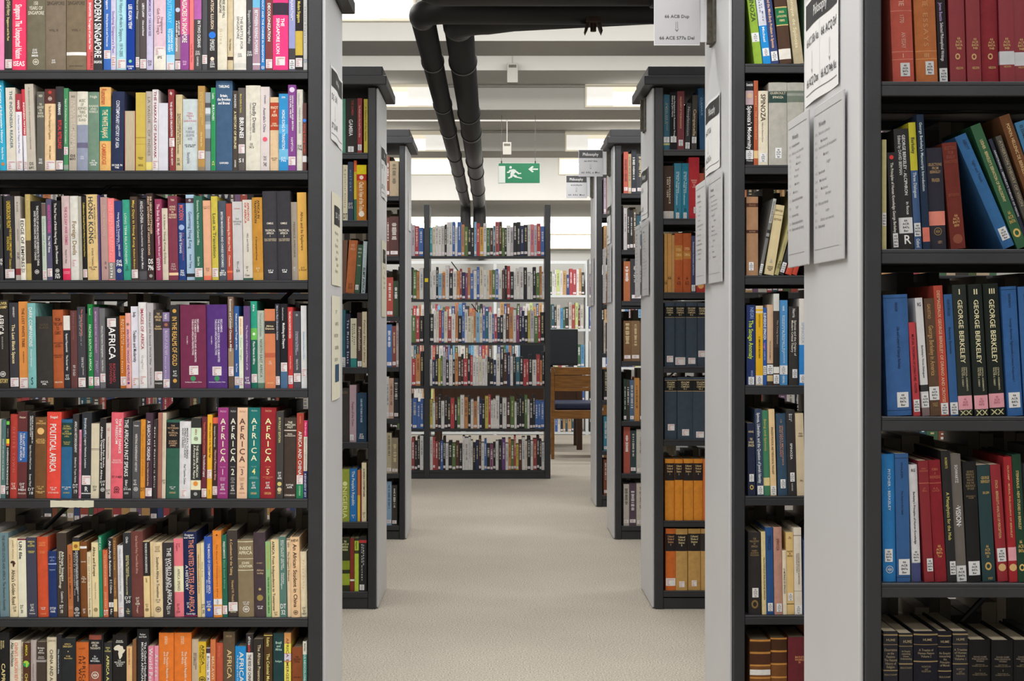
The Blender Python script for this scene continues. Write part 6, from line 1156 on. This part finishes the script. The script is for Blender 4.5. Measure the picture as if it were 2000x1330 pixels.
def tall_sheet(y0, w, z0, h, label, heading, rows, mark, mat='cream'):
    fn = panel_fn(-1, y0, z0, .0012, .003); fe = lambda e: (lambda u, v: fn(u, v, e))
    r = thing('paper_list', label, 'notice', fn(w/2, h/2), 'paper lists on the left end panels')
    mb = MB(); rect(mb, fn, 0, w, 0, h, n=8); mb.build('paper', M[mat], r)
    if heading:
        mb = MB(); rect(mb, fe(.0005), w*.2, w*.85, h-.09, h-.035, hexc('1c1c1e'), 6); fit_text(mb, heading, fe(.001), w*.3, w*.75, h-.062, .014, hexc('e0e0e0'), 1.1); mb.build('heading_bar', M['ink'], r)
    mb = MB()
    for i, (v, t) in enumerate(rows): fit_text(mb, t, fe(.0007), w*.22, w*(.75 if i % 2 else .6), v, .0085, hexc('4a4a48'), 1.1)
    mb.build('printed_list', M['ink'], r)
    if mark:
        mb = MB(); rect(mb, fe(.0008), w*.3, w*.75, .05, .1, hexc('24486a'), 4); mb.build('blue_square', M['ink'], r)
tall_sheet(4.0, .24, 1.23, .262, 'cream paper list with a black heading on the large left bookcase', 'DS - DT', [(.15-.018*i, t) for i, t in enumerate(['History', 'Asia', 'Burma', 'Africa', 'Egypt', 'Sudan', 'Kenya'])], False)
tall_sheet(4.0, .22, .905, .295, 'cream sheet with a dark blue square low on the large left bookcase', None, [(.25-.034*i, t) for i, t in enumerate(['DT', 'AFRICA', 'HISTORY', 'GENERAL', 'SOUTH', 'WEST'])], True)
tall_sheet(5.78, .24, 1.15, .31, 'narrow paper list on the second left end panel', 'DT', [(.2-.02*i, t) for i, t in enumerate(['Africa', 'West', 'Nigeria', 'Gambia', 'Ghana'])], False)
tall_sheet(7.6, .24, 1.62, .2, 'paper sheet on the third left end panel', None, [(.16-.02*i, t) for i, t in enumerate(['Africa', 'South', 'Central'])], False, 'paper')

def flag_sign(zc, label, lines, y, heading=True, sheet=True):
    x1 = .584; x0 = .454; z0, z1 = 1.909, 2.052
    if sheet:
        r = thing('hanging_sign', label, 'sign', ((x0+x1)/2, y, z0), 'shelf range signs jutting from the right end panels')
        MB().box(x0, x1, y-.0015, y+.0015, z0, z1).build('acrylic_sleeve', M['acrylic'], r, bevel=.0006, seg=1)
        fn = lambda u, v, e=.0022: (x0+u, y-e, z0+v)
        mb = MB(); rect(mb, fn, .002, .128, .003, .14); mb.build('paper_insert', M['signpaper'], r)
        mb = MB()
        fe = lambda u, v: fn(u, v, .003)
        if heading:
            rect(mb, lambda u, v: fn(u, v, .0026), .002, .128, .098, .14, hexc('4a4a4c'))
            fit_text(mb, 'Philosophy', fe, .022, .106, .118, .016, hexc('e0e0e0'), 1.1)
        fit_text(mb, lines[0], fe, .03, .1, .082, .0085, hexc('505052'), 1.1)
        fit_text(mb, lines[1], fe, .015, .115, .021, .0085, hexc('505052'), 1.1)
        k = hexc('707072')
        rect(mb, fe, .0615, .0625, .047, .067, k); rect(mb, fe, .0665, .0675, .047, .067, k)
        mb.add([fe(.058, .047), fe(.0645, .038), fe(.071, .047), fe(.0645, .043)], [(0, 1, 3), (1, 2, 3)], k)
        mb.build('sign_lettering', M['ink'], r)
        a = r
        mb = MB(); mb.box(x1-.002, .6235, y+.002, y+.006, z0+.01, z1-.01); mb.build('clip_strip', M['acrylic'], r)
    else:
        a = thing('sign_bracket', label, 'bracket', (.605, y, z0))
    mb = MB(); mb.box(.617, .6236, y-.045, y+.045, z0+.002, z1-.006); mb.box(.604, .6175, y-.008, y+.012, z0+.004, z1-.01); mb.build('bracket_plate', M['slot'], a, bevel=.001)
flag_sign(3.79, 'clear sign reading 66 ACB Dup jutting from the second right bookcase', ('66 ACB Dup', '66 ACE S77a Del'), 4.06, heading=False)
flag_sign(5.63, 'empty dark sign bracket on the end panel beside the folio volumes', None, 5.9, sheet=False)
flag_sign(7.45, 'clear Philosophy sign reading 66 AAY Gra', ('66 AAY Gra', '66 ABL a Mac'), 7.66)
flag_sign(8.78, 'clear Philosophy sign reading 66 AAI, lower and farthest away', ('66 AAI P5tq Per', '66 AAL Muz'), 8.98)

# ------------------------------------------------------------------ room
XL, XR, YN, YF, ZT = -3.4, 3.6, -2.2, 17.0, 2.92
struct(MB().box(XL, XR, YN, YF, -.1, 0), 'floor', M['carpet'])
struct(MB().box(XL, XR, YN, YF, ZT, ZT+.1), 'ceiling', M['paint'])
struct(MB().box(XL, XR, YF, YF+.1, 0, ZT), 'wall_back', M['wall'])
struct(MB().box(XL, XR, YN-.1, YN, 0, ZT), 'wall_front', M['wall'])
struct(MB().box(XL-.1, XL, YN, YF, 0, ZT), 'wall_left', M['wall'])
struct(MB().box(XR, XR+.1, YN, YF, 0, ZT), 'wall_right', M['wall'])
def beam(n, y0, y1, zb, ledge=True):
    struct(MB().box(XL, XR, y0, y1, EYE+zb, ZT), 'trim_%d' % n, M['paint'])
    if ledge: struct(MB().box(XL, XR, y0-.55, y0, EYE+zb+.17, ZT), 'trim_%d' % (n+10), M['paint'])
beam(1, 5.0, 5.45, 1.45, False)
beam(2, 7.34, 7.75, 1.45, False)
beam(3, 9.7, 10.17, 1.45)
beam(4, 12.0, 12.5, 1.45)
beam(5, 14.2, 16.4, 1.227, False)

def luminaire(x0, x1, y, z0, z1, label, inner):
    r = thing('ceiling_light', label, 'light', ((x0+x1)/2, y, z1), 'recessed ceiling lights')
    MB().box(x0-.012, x1+.012, y-.02, y-.0005, z0-.012, z1+.035).build('housing', M['housing'], r, bevel=.002)
    lw = (x1-x0)*.14
    a, b = (x0, x1-lw) if inner > 0 else (x0+lw, x1)
    zm = z0+(z1-z0)*.72
    MB().box(a, b, y-.024, y-.0205, z0, zm).build('diffuser', M['light'], r)
    MB().box(a, b, y-.024, y-.0205, zm+.0005, z1).build('top_reflector', M['topref'], r)
    a, b = (x1-lw+.001, x1) if inner > 0 else (x0, x0+lw-.001)
    MB().box(a, b, y-.0235, y-.0205, z0, z1).build('reflector', M['louvre'], r)
luminaire(-1.65, -.41, 7.34, EYE+1.56, EYE+1.69, 'bright ceiling light above the second left bookcase, top of view', 1)
luminaire(.65, 1.9, 7.34, EYE+1.575, EYE+1.69, 'bright ceiling light mostly behind the hanging sign', -1)
luminaire(-1.65, -.405, 9.7, EYE+1.475, EYE+1.6, 'bright ceiling light beside the pipes, above the third left bookcase', 1)
luminaire(.63, 1.9, 9.7, EYE+1.475, EYE+1.6, 'bright ceiling light beside the right folio bookcase cornice', -1)
luminaire(-1.65, -.395, 12.0, EYE+1.455, EYE+1.58, 'third left ceiling light from the viewer', 1)
luminaire(.61, 1.9, 12.0, EYE+1.455, EYE+1.58, 'third right ceiling light from the viewer, beside the exit sign', -1)
luminaire(-1.65, -.40, 14.2, EYE+1.49, EYE+1.63, 'ceiling light on the white downstand, left of the pipes', 1)
luminaire(.66, 1.9, 14.2, EYE+1.49, EYE+1.63, 'ceiling light on the white downstand, behind the Philosophy signs', -1)
luminaire(-1.5, -.56, 17.0, 2.19, 2.37, 'far ceiling light glimpsed over the end bookcase, left', 1)
luminaire(.37, 1.7, 17.0, 2.19, 2.37, 'far ceiling light above the white shelving', -1)
luminaire(.5, 1.7, 17.0, 2.02, 2.14, 'lower far light strip above the white shelving', -1)

# conduits and little ceiling boxes
def conduit(y, z, x0, x1, label):
    mb = MB(); mb.tube([(x0, y, z), (x1, y, z)], .009, 8); o = mb.build('ceiling_conduit', M['beige'], smooth=True); tag(o, label, 'conduit', 'conduits under the beams')
conduit(9.688, EYE+1.608, -.38, 3.4, 'thin grey conduit along the beam above the exit sign')
conduit(11.988, EYE+1.608, -.38, 3.4, 'thin grey conduit along the farther beam')
def sensor(x, y, z0, z1, zt, label):
    r = thing('ceiling_sensor', label, 'sensor', (x, y, z0), 'sensor boxes hanging under the ceiling')
    MB().box(x-.034, x+.034, y-.02, y+.02, z0, z1).build('casing', M['beige'], r, bevel=.003)
    MB().box(x-.024, x+.024, y-.0215, y-.0202, z1-.03, z1-.012).build('grille', M['slot'], r)
    mb = MB(); mb.tube([(x, y, z1), (x, y, zt)], .004, 8); mb.build('stem', M['beige'], r)
sensor(.12, 9.1, EYE+1.53, EYE+1.655, ZT, 'small beige box hanging over the exit sign')
sensor(.107, 11.4, EYE+1.345, EYE+1.445, ZT, 'farther small beige box, beside the exit sign top')

# ------------------------------------------------------------------ pipes
def arc(c, r, a0, a1, ex, ey, n=8):
    c = Vector(c); return [c + Vector(ex)*(r*math.cos(a0+(a1-a0)*i/n)) + Vector(ey)*(r*math.sin(a0+(a1-a0)*i/n)) for i in range(n+1)]
def drain(x, r, ynear, yfar, z, xr, rise, label, joints):
    o = thing('ceiling_pipe', label, 'pipe', (x, (ynear+yfar)/2, z), 'black pipes running under the ceiling')
    R = r*1.9
    # right-hand arm, elbow, long run, elbow down
    near = [(xr, ynear, z+rise), (.1+x+R, ynear, z+rise*.25)] + arc((x+R, ynear+R, z), R, -math.pi/2, -math.pi, (1, 0, 0), (0, 1, 0)) 
    mb = MB(); mb.tube(near+[(x, ynear+R+.03, z)], r*1.06, 24); mb.build('near_elbow', M['pipe'], o, smooth=True)
    mb = MB(); mb.tube([(x, ynear+R+.02, z), (x, yfar, z)], r, 24); mb.build('pipe_run', M['pipe'], o, smooth=True)
    far = [(x, yfar-.03, z)] + arc((x, yfar, z-R), R, math.pi/2, 0, (0, 1, 0), (0, 0, 1)) + [(x, yfar+R, 2.06)] + arc((x, yfar+2*R, 2.06), R, math.pi, 1.5*math.pi, (0, 1, 0), (0, 0, 1)) + [(x, 16.995, 2.06-R)]
    mb = MB(); mb.tube(far, r*1.05, 24); mb.build('far_elbow', M['pipe'], o, smooth=True)
    for y, k in joints:
        mb = MB(); mb.tube([(x, y-.035*k, z), (x, y-.03*k, z), (x, y+.03*k, z), (x, y+.035*k, z)], [r*1.02, r*1.1, r*1.1, r*1.02], 24)
        mb.build('collar', M['pipejoint'], o, smooth=True)
drain(-.27, .047, 5.33, 13.75, 2.285, .75, 0., 'thinner of two black pipes running along the aisle ceiling', [(6.35, .5), (7.6, .5), (8.6, .9), (9.9, .4), (10.9, .8), (12.2, .5)])
drain(-.136, .0585, 5.46, 13.75, 2.285, .8, .05, 'thicker of two black pipes running along the aisle ceiling', [(6.35, .5), (7.9, .5), (8.7, .9), (10.2, .4), (11.0, .8), (12.4, .5)])
du = thing('ventilation_duct', 'wide black duct crossing the ceiling at the top of view', 'duct', (.3, 5.05, 2.4))
mb = MB(); n = 8; R = .14
pth = [(-.32+R-R*math.cos(i/n*math.pi/2), 5.0, 2.372) for i in range(n+1)]; rad = [max(.02, R*math.sin(i/n*math.pi/2)) for i in range(n+1)]
mb.tube(pth+[(1.2, 5.0, 2.372)], rad+[R], 32); mb.build('duct_body', M['pipe'], du, smooth=True)
mb = MB(); mb.tube([(.55, 5.0, 2.372), (.57, 5.0, 2.372)], R*1.05, 32); mb.build('collar', M['pipejoint'], du, smooth=True)
cl = thing('ceiling_clamp', 'rusty iron clamp under the black duct', 'clamp', (.37, 5.36, 2.2))
mb = MB(); mb.box(.342, .398, 5.29, 5.35, 2.236, 2.262); mb.build('clamp_plate', M['rust'], cl, bevel=.004)
for q in (-1, 1):
    mb = MB(); mb.prism([(.37+q*.014, 2.2365), (.37+q*.027, 2.2365), (.37+q*.034, 2.205), (.37+q*.03, 2.194), (.37+q*.021, 2.212)], 5.3, 5.34); mb.build('claw', M['rust'], cl)
mb = MB(); mb.tube([(.37, 5.32, 2.2365), (.37, 5.32, 2.206)], .011, 10); mb.build('bolt', M['rust'], cl)

# ------------------------------------------------------------------ exit sign
def exit_sign():
    y = 9.95; x0, x1, z0, z1 = (974-964)*y/2800, (1054-964)*y/2800, EYE+276*y/2800, EYE+314*y/2800
    r = thing('exit_sign', 'green running man exit sign with an arrow, hung on two wires', 'sign', ((x0+x1)/2, y, z0))
    W, Hh = x1-x0, z1-z0
    MB().box(x0, x1, y-.004, y+.004, z0, z1).build('sign_board', M['green'], r, bevel=.001, seg=1)
    MB().box(x0-.004, x1+.004, y+.0045, y+.008, z0-.006, z1+.003).build('backing_frame', M['signwhite'], r)
    P = lambda u, v: (x0+u*W, y-.0055, z0+v*Hh)
    def poly(pts, nm):
        mb = MB(); mb.add([P(u, v) for u, v in pts], [tuple(range(len(pts)))]); return mb.build(nm, M['signwhite'], r)
    poly([(0, .0), (.16, 0), (.16, .86), (0, .86)], 'door_symbol')
    mb = MB(); k = 14
    mb.add([P(.29+.032*math.cos(2*math.pi*i/k), .79+.068*math.sin(2*math.pi*i/k)) for i in range(k)], [tuple(range(k))])
    for pts in ([(.26, .66), (.36, .7), (.42, .66), (.4, .5), (.34, .4), (.28, .44), (.3, .56)],
                [(.26, .66), (.3, .62), (.26, .5), (.2, .5), (.2, .56), (.235, .57)],
                [(.4, .66), (.5, .5), (.55, .52), (.55, .46), (.48, .43), (.39, .57)],
                [(.29, .44), (.35, .42), (.33, .28), (.24, .2), (.22, .26), (.28, .32)],
                [(.35, .44), (.38, .42), (.44, .36), (.44, .32), (.56, .26), (.57, .2), (.4, .27), (.33, .36)]):
        mb.add([P(u, v) for u, v in pts], [tuple(range(len(pts)))])
    mb.build('running_figure', M['signwhite'], r)
    mb = MB()
    for pts in ([(.75, .66), (.96, .66), (.96, .73), (.75, .73)], [(.72, .695), (.82, .86), (.86, .82), (.785, .695)], [(.72, .695), (.785, .695), (.86, .57), (.82, .53)]):
        mb.add([P(u, v) for u, v in pts], [tuple(range(len(pts)))])
    mb.build('arrow_symbol', M['signwhite'], r)
    for x in (x0+.02, x1-.03):
        mb = MB(); mb.tube([(x, y, z1), (x, y, EYE+1.45)], .0015, 6); mb.build('wire', M['wire'], r)
        MB().box(x-.004, x+.004, y-.004, y+.004, z1, z1+.016).build('wire_clip', M['plastic'], r)
exit_sign()

# ------------------------------------------------------------------ light
def area(name, loc, sx, sy, power, rot=(0, 0, 0), col=(1, .97, .93)):
    d = bpy.data.lights.new(name, 'AREA'); d.shape = 'RECTANGLE'; d.size = sx; d.size_y = sy; d.energy = power; d.color = col
    o = bpy.data.objects.new(name, d); C.objects.link(o); o.location = loc; o.rotation_euler = rot
W = (1, .982, .955)
for y, p in ((-.8, 40), (1.0, 50), (2.3, 46), (3.0, 46)): area('ceiling_strip', (.1, y, 2.88), 4.5, .35, p, col=W)
area('aisle_strip', (0, 4.75, 2.88), 4, .25, 54, col=W)
area('aisle_strip', (0, 6.5, 2.88), 4, .3, 54, col=W)
area('aisle_strip', (0, 8.4, 2.88), 4, .3, 40, col=W)
area('aisle_strip', (0, 11.0, 2.88), 4, .3, 46, col=W)
area('aisle_strip', (0, 13.2, 2.88), 4, .3, 70, col=W)
area('aisle_strip', (0, 16.7, 2.88), 4, .25, 70, col=W)
for y, p in ((5.5, 28), (7.8, 26), (10.22, 13), (12.55, 26)): area('beam_fill', (0, y, 2.64), 5, .1, p, rot=(math.radians(70), 0, 0), col=W)  # added fill lamps, unseen behind the beams, to brighten the next beam faces
w = bpy.data.worlds.new('room_dim'); bpy.context.scene.world = w; w.use_nodes = True
w.node_tree.nodes['Background'].inputs[0].default_value = (.8, .85, 1, 1); w.node_tree.nodes['Background'].inputs[1].default_value = .1

# ------------------------------------------------------------------ camera
cd = bpy.data.cameras.new('camera'); cam = bpy.data.objects.new('camera', cd); C.objects.link(cam)
cam.location = (0, 0, EYE); cam.rotation_euler = (math.pi/2, 0, 0)
cd.sensor_fit = 'HORIZONTAL'; cd.sensor_width = 36; cd.lens = 36*2800/2000
cd.shift_x = 36/2000; cd.shift_y = -32/2000
cd.clip_end = 60
bpy.context.scene.camera = cam
vs = bpy.context.scene.view_settings
vs.view_transform = 'Standard'; vs.look = 'None'; vs.exposure = 0
